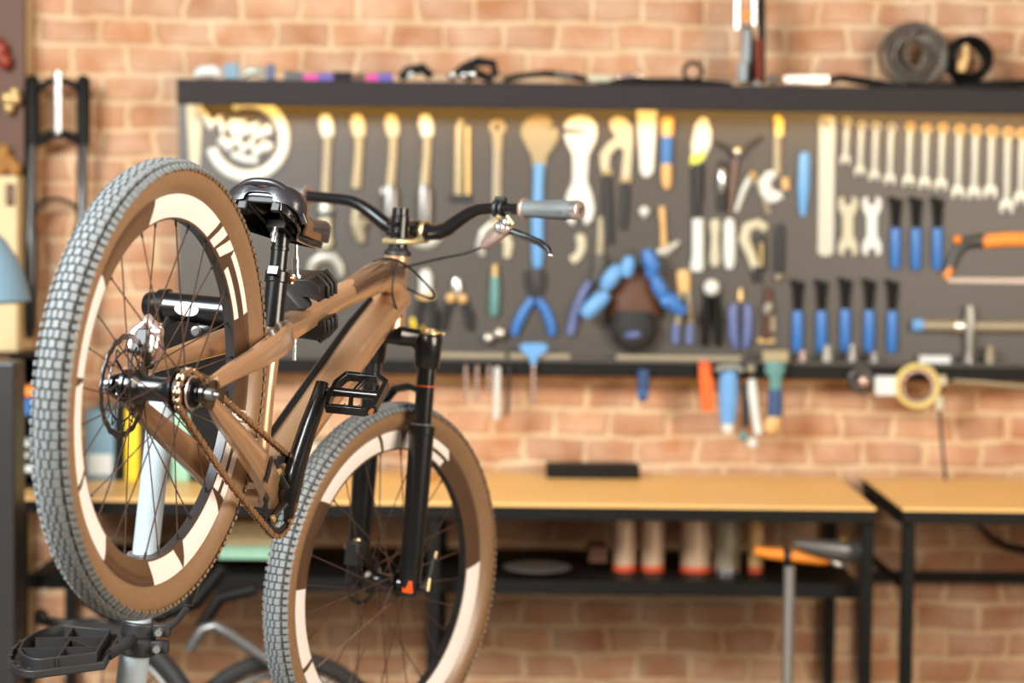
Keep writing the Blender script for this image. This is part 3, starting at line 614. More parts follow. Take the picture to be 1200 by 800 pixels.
d = MB().use('silver'); d.ball(bp(.220, -.026, .0), .0105, 12); d.ball(bp(.205, -.036, .0), .0115, 12, (1, 1, 1)); bld(d, 'reservoir', 'silver', BL, True)
# hoses in front of the head tube
hs = S(bp(.160, -.070, .010))
d = MB().use('bmatte'); d.tube([hs, LB(545, 297, hs.y * .8), LB(515, 303, -.07), LB(490, 309, -.04), LB(474, 313, -.024)], .0026, 8); bld(d, 'brake_hose', 'bmatte')
pl = [(438, 306, -.020), (452, 303, -.034), (468, 306, -.042), (484, 317, -.05), (498, 331, -.05), (508, 344, -.045), (505, 349, -.035), (492, 345, -.028), (472, 335, -.020)]
def smooth_path(p, k=6):
    p = [V(q) for q in p]; out = []
    for i in range(len(p) - 1):
        a, b, c, e = p[max(0, i - 1)], p[i], p[i + 1], p[min(len(p) - 1, i + 2)]
        for j in range(k):
            t = j / k; out.append(.5 * ((2 * b) + (c - a) * t + (2 * a - 5 * b + 4 * c - e) * t * t + (-a + 3 * b - 3 * c + e) * t ** 3))
    return out + [p[-1]]
d = MB().use('bmatte'); d.tube(smooth_path([LB(466, 306, -.026), LB(461, 325, -.029), LB(460, 345, -.031), LB(464, 360, -.031), LB(470, 371, -.03)]), .0020, 8); bld(d, 'cable', 'bmatte')
d = MB().use('bmatte'); d.tube(smooth_path([LB(*q) for q in pl]), .0022, 8); bld(d, 'cable', 'bmatte')

# ================================================================ REPAIR STAND
def bl(x, y, z): return BM @ V((x, y, z))
TTC = bl(.045, 0, .334); YW = (BM.to_3x3() @ V((0, 1, 0))).normalized(); XW = (BM.to_3x3() @ V((.816, 0, .578))).normalized(); ZW = XW.cross(YW).normalized()
HD = V((YW.x, YW.y, 0)).normalized()
POLE_D = TTC.y + .0
pb = P(152, 800, 4.12); pt_ = P(190, 470, 4.12)
axis = (pt_ - pb).normalized(); foot = pb - axis * ((pb.z - .04) / axis.z)
stand = thing('repair_stand', 'white bicycle repair stand whose black clamp grips the copper top tube', 'repair stand', (foot.x, foot.y, 0))
pm = P(160, 745, 4.12)
d = MB().use('pole'); d.cyl(foot, pm, .0275, n=28); d.build('lower_pole', 'pole', stand)
d = MB().use('pole'); d.cyl(pm - axis * .05, pt_ + axis * .02, .0235, n=28); d.build('upper_pole', 'pole', stand)
d = MB().use('bmatte'); c0 = P(160, 766, 4.12); d.lathe(c0, axis, [(0, .031), (.002, .034), (.026, .034), (.030, .031), (.034, .031), (.036, .033), (.058, .033), (.060, .030)], 28)
d.box(c0 + axis * .016 + V((.042, -.01, 0)), (.03, .024, .022)); d.box(c0 + axis * .046 + V((.042, -.01, 0)), (.03, .024, .022)); d.build('collar', 'bmatte', stand, bevel=.002)
for k in (.016, .046):
    d = MB().use('silver'); d.cyl(c0 + axis * k + V((.040, -.040, 0)), c0 + axis * k + V((.040, .02, 0)), .0065, n=12); d.build('collar_bolt', 'silver', stand)
d = MB().use('dgrey'); d.tube([c0 + axis * .05 + V((.05, -.01, .0)), c0 + axis * .062 + V((.07, -.02, .004)), c0 + axis * .08 + V((.085, -.03, .01))], [.008, .006, .005], 10); d.build('quick_release_lever', 'dgrey', stand)
d = MB().use('silver'); cR = P(168, 650, 4.12); d.torus(cR, axis, .026, .003, 28, 8); d.tube([cR + V((-.03, -.012, 0)), cR + V((.0, -.034, .002)), cR + V((.03, -.014, 0))], .003, 8); d.build('wire_clip', 'silver', stand)
for a in (-150, -30, 90):
    v = V((math.cos(math.radians(a)), math.sin(math.radians(a)), 0)); d = MB().use('bmatte'); d.tube([foot + V((0, 0, .30)) , foot + v * .42 + V((0, 0, -.02))], .014, 12); L_ = d.build('leg', 'bmatte', stand)
# clamp head: thick cylinder reaching from the pole to the jaws
ha = P(176, 357, 4.12); 
jaw = TTC + ZW * .0
hb_ = P(345, 372, 4.02)
d = MB().use('black'); hd = (hb_ - ha).normalized(); ln = (hb_ - ha).length
d.lathe(ha - hd * .010, hd, [(0, .010), (.004, .021), (.014, .0245), (.030, .0245), (.031, .0305), (.046, .0315), (.048, .027), (.054, .0262), (ln * .62, .0262), (ln * .66, .024)], 32)
d.tube([ha + hd * .04 + V((0, 0, -.01)), ha + hd * .045 + V((0, 0, -.06)), pt_ + axis * .0 + V((0, 0, .02))], [(.02, .016), (.016, .014), (.022, .022)], 14)
d.cyl(P(214, 408, 4.05), P(214, 408, 4.15), .048, n=36); d.cyl(P(250, 418, 4.06), P(250, 418, 4.14), .034, n=30)
d.tube([P(222, 398, 4.10), P(262, 384, 4.10), P(300, 372, 4.09)], [(.034, .02), (.026, .018), (.02, .016)], 16, power=3)
d.tube([P(205, 420, 4.11), pt_ + axis * .02], [.03, .027], 16)
HDO = d.build('clamp_head', 'black', stand)
d = MB().use('white'); lc = P(231, 357, 4.10)
tow = (EYE - lc).normalized(); upv = (V((0, 0, 1)) - hd * hd.z).normalized(); n3 = hd.cross(upv).normalized(); n3 = n3 if n3.dot(tow) > 0 else -n3
cc_ = ha + hd * ((lc - ha).dot(hd)); rings = []
for rr, k in ((.0264, 0), (.0270, 0)):
    pass
rings = []
for rr in (0.001, .25, .5, .75, 1):
    ring = []
    for i in range(32):
        a = 2 * PI * i / 32; an = rr * .0125 * math.sin(a) / .0265
        ring.append(cc_ + hd * (rr * .0235 * math.cos(a)) + upv * (.0272 * math.sin(an)) + n3 * (.0272 * math.cos(an)))
    rings.append(ring)
d.ring_loft(rings + [[p - n3 * .001 for p in rings[-1]]]); tag(d.build('oval_label', 'white', HDO), 'white oval label')
d = MB().use('grey'); q = P(222 + 8, 388, 4.03); d.lathe(q, (0, -1, 0), [(0, .009), (.003, .009), (.004, .006), (.010, .006)], 16); d.build('pivot_bolt', 'silver', HDO)
# jaws around the top tube
def JQ(x, y, z): return TTC + XW * x + YW * y + ZW * z
for sgn in (1, -1):
    d = MB().use('bmatte'); b0 = .024 * sgn; zs = ZW * .017
    sec = [JQ(0, -.036, b0 * .75), JQ(0, -.038, b0 + sgn * .020), JQ(0, -.020, b0 + sgn * .034), JQ(0, .05, b0 + sgn * .030), JQ(0, .07, b0 + sgn * .01), JQ(0, .03, b0 * 1.05), JQ(0, -.018, b0 * 1.05)]
    d.prism([p + zs - XW * (.020 if sgn > 0 else -.004) for p in sec], XW * (.074 if sgn > 0 else .054))
    for k in range(3):
        xx = .010 + k * .017; d.tube([JQ(xx, -.040, b0 * .8) + zs, JQ(xx, -.0405, b0 + sgn * .016) + zs, JQ(xx, -.022, b0 + sgn * .037) + zs], [(.0045, .0045)] * 3, 8)
    JW = d.build('jaw_pad', 'brub', stand, bevel=.008, smooth=40)
d = MB().use('dgrey'); jb = (XW * .062)
d.tube([P(300, 372, 4.09), P(330, 362, 4.06), P(352, 352, 4.02), JQ(-.01, .03, .06)], [(.022, .016), (.024, .018), (.022, .018), (.014, .012)], 16, power=3)
d.tube([P(300, 376, 4.09), P(330, 385, 4.06), JQ(-.01, .03, -.055)], [(.02, .016), (.018, .016), (.012, .012)], 14, power=3)
d.build('clamp_arm', 'dgrey', stand)
d = MB().use('chrome'); q0 = P(347, 322, 4.02); q1 = P(347, 283, 4.02); q2 = P(347, 302, 4.02)
d.cyl(q0, q2, .0068, n=16); d.cyl(q2, q1, .0042, n=12); d.lathe(q0, q0 - q1, [(0, .012), (.005, .013), (.008, .009)], 16); tag(d.build('clamp_screw', 'chrome', stand), 'bright steel clamp screw')
d = MB().use('silver'); d.cyl(P(346, 372, 4.05), P(345, 422, 4.05), .0038, n=12); d.build('clamp_screw_end', 'silver', stand)

# tool tray on the pole
tz = P(75, 772, 4.02).z
tray = thing('tool_tray', 'black plastic tray with round end and divided compartments clipped to stand pole', 'tray', (P(75, 772, 4.02).x, 4.02, tz))
def TQ(u, v, z=0.):      # u along the tray from the pole (0) to the round end (1) ; v across
    a = V((pm.x - .03, 4.06, tz)); return a + V((-.178 * u, -.02 * u, 0)) + V((.0, -v * .9, z))
def outline(k=1.0):
    o = [(.0, .10), (.62, .15)]
    for i in range(1, 12): a = PI / 2 - PI * i / 12; o.append((.62 + .38 * math.cos(a), .15 * math.sin(a)))
    return o + [(.62, -.15), (.0, -.10)]
d = MB().use('bmatte'); ot = outline()
tilt = lambda p: V((p.x, p.y, p.z + (p.y - 4.05) * .10))
d.prism([TQ(u, v) for u, v in ot], V((0, 0, .004)))
n = len(ot); rings = []
for u, v in ot:
    rings.append([TQ(u, v, 0), TQ(u, v, .014), TQ(.5 + (u - .5) * .93, v * .93, .014), TQ(.5 + (u - .5) * .93, v * .93, 0)])
d.ring_loft(rings, closed=True)
rings = []
for u, v in ot:
    k = .78; uu = .48 + (u - .48) * .80
    rings.append([TQ(uu, v * k, 0), TQ(uu, v * k, .026), TQ(.48 + (uu - .48) * .95, v * k * .95, .026), TQ(.48 + (uu - .48) * .95, v * k * .95, 0)])
d.ring_loft(rings, closed=True)
d.move(tilt); TRAY = d.build('tray_body', 'bmatte', tray, bevel=.0015)
for (a, b) in (((.1, .035), (.9, .035)), ((.1, -.035), (.8, -.035)), ((.45, -.035), (.45, .11)), ((.5, -.11), (.5, -.035)), ((.2, .035), (.5, -.035))):
    d = MB().use('bmatte'); p, q = TQ(*a), TQ(*b); m_ = (p + q) / 2 + V((0, 0, .013)); t_ = (q - p); d.box(m_, (t_.length, .003, .022), (t_.normalized(), V((0, 0, 1)).cross(t_.normalized()), V((0, 0, 1)))); d.move(tilt); d.build('divider', 'bmatte', tray)
for k in range(9):
    a = PI / 2 - PI * (k + .5) / 9; u, v = .62 + .355 * math.cos(a), .14 * math.sin(a)
    d = MB().use('copperpin' if k == 7 else 'dgrey'); p = TQ(u, v, .0145); d.cyl(p, p + V((0, 0, .0016)), .0045, n=12); d.move(tilt); d.build('rim_hole', 'dgrey', tray)
d = MB().use('bmatte'); d.tube([TQ(0, .05, .01), TQ(-.12, .0, .02), V((pm.x, 4.12, tz + .03))], .01, 10); d.tube([TQ(0, -.05, .01), V((pm.x - .01, 4.13, tz + .03))], .01, 10); d.build('bracket', 'bmatte', tray)

# ================================================================ TOOLS ON THE BOARD (shape table)
def shape(mb, sh, Y):
    k = sh[0]; s = Y / F
    if k == 'rod':
        pts = sh[1]; fl = sh[2] if len(sh) > 2 else 1.0
        rmax = max(p[2] for p in pts) * s * fl; Yc = Y - rmax
        c = [P(p[0], p[1], Yc) for p in pts]; pts = [(p[0], p[1], p[2] * .86) for p in pts]
        mb.tube(c, [(p[2] * s * (fl if False else 1), p[2] * s) for p in pts], 14, up=None) if fl == 1.0 else mb.tube(c, [(p[2] * s * fl, p[2] * s) for p in pts], 14, up=(0, 1, 0))
    elif k == 'poly':
        th = sh[2] * s if len(sh) > 2 else 3 * s
        mb.prism([P(x, y, Y - th) for x, y in sh[1]], V((0, th, 0)))
    elif k == 'ring':
        _, x, y, Ro, ri = sh[:5]; fl = sh[5] if len(sh) > 5 else .7; r = (Ro - ri) / 2 * s
        mb.torus(P(x, y, Y - r * fl), (0, 1, 0), (Ro + ri) / 2 * s, r, 32, 10, flat=fl)
    elif k == 'arc':
        _, x, y, Ro, ri, a0, a1 = sh[:7]; r = (Ro - ri) / 2 * s
        mb.torus(P(x, y, Y - r * .5), (0, -1, 0), (Ro + ri) / 2 * s, r, 32, 8, math.radians(a0), math.radians(a1), flat=.5)
    elif k == 'ball':
        _, x, y, r = sh[:4]; mb.ball(P(x, y, Y - r * s), r * s, 16)
    elif k == 'box':
        _, xa, ya, xb, yb_, dp = sh; th = dp * s; mb.prism([P(a, b, Y - th) for a, b in ((xa, ya), (xb, ya), (xb, yb_), (xa, yb_))], V((0, th, 0)))
def item(name, cat, label, parts, Y=BY, group=None, Yfix=None):
    """parts: list of (part name, material, [shapes], optional part label)"""
    if len(parts) == 1:
        mb = MB().use(parts[0][1])
        for sh in parts[0][2]: shape(mb, sh, Y)
        return tag(mb.build(name, None, bevel=.0012 if any(s[0] in ('poly', 'box') for s in parts[0][2]) else 0), label, cat, group)
    mbs = []
    for p in parts:
        mb = MB().use(p[1])
        for sh in p[2]: shape(mb, sh, Y)
        mbs.append(mb)
    allv = [v for mb in mbs for v in mb.v]
    loc = V((sum(v.x for v in allv) / len(allv), sum(v.y for v in allv) / len(allv), min(v.z for v in allv)))
    t = thing(name, label, cat, loc, group)
    for p, mb in zip(parts, mbs):
        o = mb.build(p[0], None, t, bevel=.0012 if any(s[0] in ('poly', 'box') for s in p[2]) else 0)
        if len(p) > 3: o['label'] = p[3]
    return t

# sign: ring with scripted word, painted white
sg = []
sg.append(('arc', 290, 163, 50, 36, -255, 25))
item('wall_sign', 'sign', 'white round emblem with slanted scripted word, top left of the tool board', [
    ('emblem_ring', 'white', sg),
    ('script_word', 'white', [('rod', [(240, 136, 6), (248, 148, 8), (256, 138, 6), (262, 154, 8), (270, 143, 6), (276, 158, 8)], .5), ('rod', [(274, 146, 8), (284, 144, 7), (282, 157, 7), (292, 152, 8), (300, 146, 7), (299, 160, 7), (310, 154, 8), (318, 150, 7)], .5),
                              ('rod', [(258, 162, 7), (268, 172, 8), (279, 162, 7), (284, 176, 8), (296, 166, 7), (298, 180, 8), (310, 170, 8), (318, 174, 7)], .5), ('rod', [(272, 180, 5), (286, 186, 5), (302, 188, 5)], .5)]),
    ('hub_dot', 'white', [('ball', 238, 134, 5.5)])])
item('ruler', 'ruler', 'pale tapered strip hanging at the left end of the tool board', [('x', 'cream', [('poly', [(218, 117), (238, 117), (234, 196), (222, 196)], 2)])])
# four cream headed spanners
sp_lab = {383: 'whitest-headed of the long cream spanners, first from the round emblem', 420: 'long cream spanner with tan shaft, second from the round emblem',
          460: 'long cream spanner with grey sleeve and white spot, third from the emblem', 500: 'long cream spanner with plain grey sleeve, fourth from the emblem'}
for x, hm in ((383, 'white'), (420, 'cream'), (460, 'cream'), (500, 'white')):
    pr = [('head', hm, [('rod', [(x - 2, 134, 5), (x - 2, 141, 9.5), (x, 150, 10), (x + 1, 160, 8)], .35)]), ('shaft', 'warmsteel' if x != 383 else 'wornsteel', [('rod', [(x + 1, 158, 6), (x, 185, 6), (x - 3, 220 if x > 400 else 250, 7)], .5)])]
    if x > 440: pr.append(('sleeve', 'grey', [('rod', [(x - 3, 216, 7), (x - 2, 224, 11), (x - 3, 262, 11), (x - 3, 282, 7)], .5)]))
    if x == 460: pr.append(('hang_button', 'white', [('ball', 450, 224, 4.5)]))
    item('spanner', 'spanner', sp_lab[x], pr, group='long cream-headed spanners')
item('file_holder', 'bracket', 'narrow pair of tan upright rods on a dark foot, on the tool board', [('front_rod', 'warmsteel', [('rod', [(541, 140, 4), (538, 150, 6), (537, 228, 6)], .6)]), ('rear_rod', 'brass', [('rod', [(548, 148, 4), (548, 228, 4)], .6)]), ('foot', 'bmatte', [('box', 527, 228, 552, 236, 6)])])
item('long_ring_wrench', 'wrench', 'long grey wrench with small hole in its round head, left of blue-handled one', [('head', 'warmsteel', [('ring', 583, 150, 10, 3, .4), ('rod', [(583, 158, 8), (583, 175, 7)], .4)]), ('shaft', 'wornsteel', [('rod', [(583, 172, 6.5), (582, 232, 6.5), (581, 262, 6)], .4)])])
item('headset_wrench', 'wrench', 'broad-headed open wrench with long blue handle, behind the handlebar grip', [
    ('jaw', 'warmsteel', [('poly', [(611, 148), (618, 139), (630, 135), (643, 137), (649, 146), (641, 150), (654, 150), (655, 160), (649, 172), (641, 183), (640, 196), (624, 196), (623, 183), (615, 168), (610, 158)], 4)]),
    ('handle', 'lblue', [('rod', [(632, 192, 7.5), (631, 215, 7), (630, 255, 8.5), (630, 305, 8), (630, 314, 5)], .6)], 'long sky blue handle')])
item('spanner', 'spanner', 'big bright white double-ended spanner behind the handlebar grip', [('x', 'white', [('poly', [(684, 153.2), (661, 150), (662, 145), (668, 138), (680, 135), (692, 138), (699, 146), (700, 157), (697, 168), (690, 182), (688, 212), (694, 228), (697, 244), (694, 258), (686, 264), (682, 250), (676, 250), (672, 264), (664, 258), (661, 244), (664, 228), (671, 212), (671, 182), (664, 168), (661, 156), (684, 156.5)], 5)])])
item('adjustable_pliers', 'pliers', 'pliers with bent pale jaws and orange-tipped dark handles, upper middle of board', [
    ('jaw', 'cream', [('poly', [(714, 142), (722, 136), (732, 138), (741, 148), (742, 165), (739, 208), (728, 208), (731, 175), (724, 172), (715, 182), (714, 200), (704, 198), (703, 180), (712, 168), (722, 160), (716, 152)], 5)]),
    ('collar', 'gold', [('box', 705, 198, 717, 206, 5), ('box', 727, 207, 739, 215, 5)]), ('handle', 'bmatte', [('rod', [(711, 204, 5), (712, 240, 7), (714, 285, 6)], .6)]), ('handle', 'bmatte', [('rod', [(733, 213, 5), (733, 240, 6), (730, 268, 5)], .6)])])
item('steel_rule', 'ruler', 'white tapered flat bar with two holes at the top, hanging below the shelf', [('x', 'white', [('poly', [(746, 126), (770, 126), (766, 200), (761, 207), (754, 207), (750, 200)], 2.5), ('ball', 764, 130, 3)])])
item('handle_tool', 'tool', 'short round tool, blue in the middle with honey coloured ends', [('handle', 'wood', [('rod', [(782, 138, 7), (782, 142, 9), (782, 160, 8)], .7)]), ('sleeve', 'blue', [('rod', [(782, 158, 8.3), (781, 192, 7.6)], .7)]), ('tip', 'wood', [('rod', [(781, 190, 7.5), (781, 214, 7), (782, 221, 4)], .7)])])
item('scraper', 'scraper', 'white feather-shaped blade edged yellow green on long black handle', [('blade', 'white', [('poly', [(815, 146), (822, 137), (829, 139), (834, 155), (833, 170), (826, 185), (812, 190), (810, 170)], 3)]), ('edge', 'lime', [('poly', [(809, 182), (828, 176), (825, 187), (812, 196), (809, 194)], 3.4)]), ('handle', 'bmatte', [('rod', [(818, 192, 8), (818, 225, 7), (816, 254, 5)], .7)])])
item('crank_puller', 'tool', 'silver round knob between two splayed dark arms, upper board', [('knob', 'silver', [('ball', 864, 178, 6.5)]), ('arm', 'dgrey', [('rod', [(838, 166, 2.5), (852, 173, 3.5), (861, 184, 4)], .8)]), ('arm', 'dgrey', [('rod', [(894, 160, 2.5), (876, 172, 3.5), (867, 184, 4)], .8)]), ('stem', 'brown', [('rod', [(862, 186, 5), (858, 215, 5), (856, 250, 4)], .8)])])
item('screwdriver', 'screwdriver', 'short screwdriver with silver oval ferrule below the scraper, right side', [('grip', 'bmatte', [('rod', [(847, 188, 5), (846, 200, 5.5), (845, 248, 5)], .8)]), ('ferrule', 'silver', [('rod', [(846, 198, 4), (846, 206, 6.5), (845, 220, 6.5), (845, 226, 4)], 1.0)])])
item('dividers', 'dividers', 'tan pair of dividers opened like an upside down V', [('leg', 'toolsteel', [('rod', [(882, 204, 5), (872, 222, 4.5), (863, 248, 3.5)], .5)]), ('leg', 'wornsteel', [('rod', [(882, 204, 5), (892, 222, 4), (901, 250, 3)], .5)]), ('hinge', 'brass', [('ball', 882, 205, 5)])])
item('hook_spanner', 'spanner', 'hook spanner with honey top and bright white crescent', [('hang_loop', 'tapeyel', [('rod', [(909, 136, 4), (913, 142, 6.5), (913, 160, 6)], .5)]), ('shaft', 'wornsteel', [('rod', [(911, 160, 5), (911, 205, 6)], .5)]), ('hook', 'white', [('arc', 912, 216, 18, 8, 20, 200), ('rod', [(903, 202, 5), (896, 212, 7), (896, 224, 7), (904, 234, 6), (912, 233, 4)], .5)]), ('pin', 'wood', [('rod', [(920, 208, 5), (921, 222, 5)], .6)])])
item('tyre_lever', 'tyre lever', 'single rounded sky blue tyre lever left of the long cream bar', [('x', 'lblue', [('rod', [(943, 178, 5), (943, 184, 8), (942, 220, 8.5), (941, 240, 6), (941, 253, 4)], .5)])])
item('straight_edge', 'bar', 'longest cream flat bar, full height left of the wrench row', [('x', 'toolsteel', [('poly', [(960, 140), (964, 136), (975, 136), (979, 140), (977, 296), (972, 300), (963, 300), (958, 296)], 3), ('ball', 969, 143, 5)])])
# the row of combination wrenches
wl = [(993, 138, 193), (1010, 142, 206), (1027, 143, 212), (1045, 144, 216), (1067, 143, 218), (1086, 145, 221), (1105, 144, 223), (1125, 146, 232), (1144, 147, 233), (1163, 148, 232), (1182, 149, 249), (1199, 150, 240)]
ords = ['shortest', 'second shortest', 'third', 'fourth', 'fifth', 'sixth', 'seventh', 'eighth', 'ninth', 'tenth', 'longest, eleventh', 'last, cut by the right photo edge, of']
for i, (x, ya, yb_) in enumerate(wl):
    r = 5.2 + i * .2; b_ = yb_ - ya
    lab = ('shortest steel combination wrench, leftmost of the row' if i == 0 else 'longest steel combination wrench in the row, next to the right edge' if i == 10 else 'steel combination wrench cut off by the right edge of the photo' if i == 11 else f'steel combination wrench, {ords[i].replace("second shortest","second")} from the left in the graded row')
    item('combination_wrench', 'wrench', lab, [
        ('ring_end', 'brass' if i > 3 else 'toolsteel', [('ring', x, ya + r, r, r * .42, .7)]),
        ('shaft', 'toolsteel', [('rod', [(x, ya + 2 * r - 1.5, r * .55), (x - .5, ya + 2 * r + 5, r * .70), (x - 2, yb_ - 2.2 * r, r * .66)], .5)]),
        ('open_end', 'toolsteel', [('poly', [(x - 2 - r * .6, yb_ - 2.4 * r), (x - 2 + r * .6, yb_ - 2.4 * r), (x - 1.5 + r, yb_ - 1.4 * r), (x - 2 + r * 1.05, yb_), (x - 2 + r * .45, yb_ + .5), (x - 2 + r * .35, yb_ - r * .9), (x - 2 - r * .35, yb_ - r * .9), (x - 3 - r * .45, yb_ + .5), (x - 3 - r * 1.0, yb_), (x - 3 - r, yb_ - 1.4 * r)], 3.2)])], group='graded steel combination wrenches')
for x, l, m in ((994, 'cream stubby double-ended spanner, left of the two side by side', 'cream'), (1022, 'whiter stubby double-ended spanner, right of the two side by side', 'white')):
    item('stubby_spanner', 'spanner', l, [('x', m, [('poly', [(x - 11, 233), (x - 5, 230), (x - 4, 240), (x + 4, 240), (x + 5, 230), (x + 11, 233), (x + 11, 244), (x + 6, 254), (x + 6, 276), (x + 11, 286), (x + 11, 297), (x + 5, 300), (x + 4, 291), (x - 4, 291), (x - 5, 300), (x - 11, 297), (x - 11, 286), (x - 6, 276), (x - 6, 254), (x - 11, 244)], 4)])], group='stubby spanners under the wrench row')
# blue handled hex drivers
hl = {1050: 'first', 1074: 'middle', 1099: 'last'}
for x, ya, yb_, l in ((1050, 267, 315, 'blue-handled hex key, first of the upper three'), (1074, 267, 316, 'blue-handled hex key, middle of the upper three'), (1099, 267, 316, 'blue-handled hex key beside the hacksaw, last of the upper three'),
                      (935, 364, 412, 'blue-handled hex key, first from left in the lower five'), (963, 364, 413, 'blue-handled hex key, second from left in the lower five'), (991, 362, 412, 'blue-handled hex key, middle of the lower five'), (1019, 363, 412, 'blue-handled hex key, fourth from left in the lower five'), (1046, 364, 413, 'blue-handled hex key, last of the lower five')):
    item('hex_key', 'hex key', l, [('shaft', 'iron', [('rod', [(x - 8, ya - 34, 3.5), (x - 4, ya - 34, 4.5), (x - 2, ya - 26, 4.5), (x, ya + 3, 4.5)], 1.0), ('rod', [(x + 5, ya - 34, 3.5), (x + 1, ya + 3, 3.5)], 1.0)]), ('handle', 'blue', [('rod', [(x, ya, 6), (x, ya + 4, 7.6), (x - .5, yb_ - 6, 7.6), (x - .5, yb_, 5)], .7)], 'blue plastic handle')], group='blue-handled hex keys')
item('hacksaw', 'hacksaw', 'hacksaw with orange bow, lying level near the right edge', [
    ('frame', 'dgrey', [('rod', [(1112, 318, 6), (1120, 298, 6), (1132, 284, 8), (1150, 282, 9), (1156, 282, 8)], .6)]), ('grip', 'orangeh', [('rod', [(1152, 283, 9), (1175, 281, 9), (1230, 280, 9)], .6)], 'orange bow'),
    ('end_cap', 'orangeh', [('rod', [(1108, 326, 5), (1114, 314, 6)], .8), ('ball', 1122, 281, 5)]), ('blade', 'brown', [('poly', [(1110, 325), (1240, 326), (1240, 333), (1110, 331)], 1.5)])])
item('bearing_press', 'press', 'level steel bearing press with blue tip and upright cross bar', [('spindle', 'wornsteel', [('rod', [(1080, 381, 8), (1130, 382, 8), (1230, 383, 8)], 1.0)]), ('tip', 'lblue', [('rod', [(1069, 381, 8.5), (1081, 381, 9)], 1.0)]), ('cross_bar', 'toolsteel', [('rod', [(1136, 358, 5), (1137, 375, 7), (1136, 395, 5), (1136, 412, 4)], 1.6)]), ('collar', 'silver', [('rod', [(1118, 382, 9.5), (1128, 382, 9.5)], 1.0)])])
# middle rows
item('socket_hook', 'hook', 'small round white knob alone on the middle of the board', [('x', 'white', [('ball', 755, 248, 6.5), ('rod', [(755, 246, 3), (755, 256, 2)], 1.0)])])
item('torx_driver', 'screwdriver', 'thin brass and white driver pointing down at a pale wing nut', [('shaft', 'wood', [('rod', [(776, 242, 4), (776, 250, 5), (777, 262, 4), (778, 290, 4.5)], 1.0)]), ('wing', 'toolsteel', [('rod', [(770, 295, 4), (778, 296, 8), (786, 290, 6), (796, 283, 3)], .6)])])
item('cone_wrench', 'wrench', 'small pale S-shaped wrench below the handlebar grip', [('x', 'cream', [('rod', [(676, 276, 5), (681, 279, 7), (682, 290, 6.5), (678, 300, 6), (670, 306, 7)], .5)])])
item('long_nose_pliers', 'pliers', 'long-nosed pliers with faded blue grey handle, left of the blue lumps', [('nose', 'wornsteel', [('rod', [(704, 254, 4), (704, 275, 6), (703, 298, 6)], .7)]), ('pivot', 'rail', [('rod', [(702, 298, 9), (704, 314, 11), (700, 330, 10)], .5)]), ('handle', 'lilac', [('rod', [(692, 330, 5), (683, 345, 7), (674, 368, 7), (668, 392, 6)], .8)])])
item('cable_cutter', 'pliers', 'blue-handled pliers spread wide, hanging in the middle of the board', [('jaw', 'dgrey', [('poly', [(614, 318), (622, 316), (625, 336), (630, 336), (632, 316), (641, 318), (640, 336), (633, 352), (622, 352), (615, 336)], 4)]), ('handle', 'blue', [('rod', [(624, 350, 6), (614, 364, 7), (606, 380, 7), (603, 393, 5)], .8)]), ('handle', 'blue', [('rod', [(630, 350, 6), (640, 364, 7), (646, 380, 7), (647, 393, 5)], .8)])])
item('pliers', 'pliers', 'tan jawed pliers partly hidden behind the brake lever', [('jaw', 'toolsteel', [('rod', [(566, 300, 4), (562, 288, 7), (566, 272, 6), (578, 262, 6)], .6)]), ('jaw', 'cream', [('rod', [(594, 302, 5), (596, 286, 7), (590, 268, 6), (580, 262, 6)], .6)])])
item('file', 'file', 'teal-handled file with brass ferrule, right below the brake lever', [('ferrule', 'brass', [('rod', [(580, 310, 5), (580, 326, 5.5)], 1.0)]), ('handle', 'teal', [('rod', [(580, 324, 6), (580, 345, 7), (579, 366, 6.5), (579, 370, 4)], .9)])])
item('shackle', 'shackle', 'small white two-lobed fitting low on the board under the teal file', [('x', 'silver', [('ball', 572, 396, 7.5), ('ball', 586, 390, 8), ('rod', [(572, 396, 5), (586, 390, 5)], 1.0)])])
item('wire_stripper', 'pliers', 'black-handled tool with white block head, beside the cable loop', [('head', 'white', [('rod', [(498, 316, 6), (499, 324, 9), (499, 344, 9)], .6)]), ('collar', 'wood', [('box', 489, 343, 509, 352, 5)]), ('handle', 'brub', [('rod', [(493, 350, 5), (490, 370, 6), (491, 390, 5)], .8)]), ('handle', 'brub', [('rod', [(505, 350, 5), (508, 370, 6), (507, 390, 5)], .8)])])
item('side_cutter', 'pliers', 'small side cutter with tan shoulders and black handles', [('head', 'silver', [('rod', [(535, 327, 5), (535, 336, 8), (535, 346, 6)], .6)]), ('shoulder', 'wood', [('ball', 528, 349, 6), ('ball', 542, 350, 6)]), ('handle', 'brub', [('rod', [(527, 352, 5), (520, 370, 6.5), (518, 386, 5)], .8)]), ('handle', 'brub', [('rod', [(543, 352, 5), (550, 370, 6.5), (551, 386, 5)], .8)])])
item('yellow_tag', 'tag', 'yellow tag on the board right above the fork crown', [('x', 'yellow', [('rod', [(484, 372, 5), (488, 380, 8), (494, 389, 6)], .5)])])
item('puller', 'tool', 'white puller block with dark waist, seen between saddle nose and stem', [('block', 'toolsteel', [('rod', [(381, 236, 8), (381, 248, 11)], .6)]), ('waist', 'bmatte', [('box', 372, 248, 391, 253, 7)]), ('base', 'cream', [('rod', [(381, 254, 8), (380, 272, 9), (380, 284, 12), (380, 291, 8)], .6)])])
item('horseshoe_bracket', 'bracket', 'pale upturned horseshoe shape behind the top tube of the bicycle', [('x', 'toolsteel', [('rod', [(362, 322, 4), (366, 308, 7), (376, 301, 8), (390, 301, 8), (398, 312, 7), (400, 324, 4)], .6)])])
item('freewheel_remover', 'tool', 'pale remover with round ends, hanging left of the stem', [('x', 'wornsteel', [('rod', [(418, 240, 6), (416, 258, 8), (420, 272, 9), (424, 284, 6)], .6), ('ball', 426, 262, 6)])])
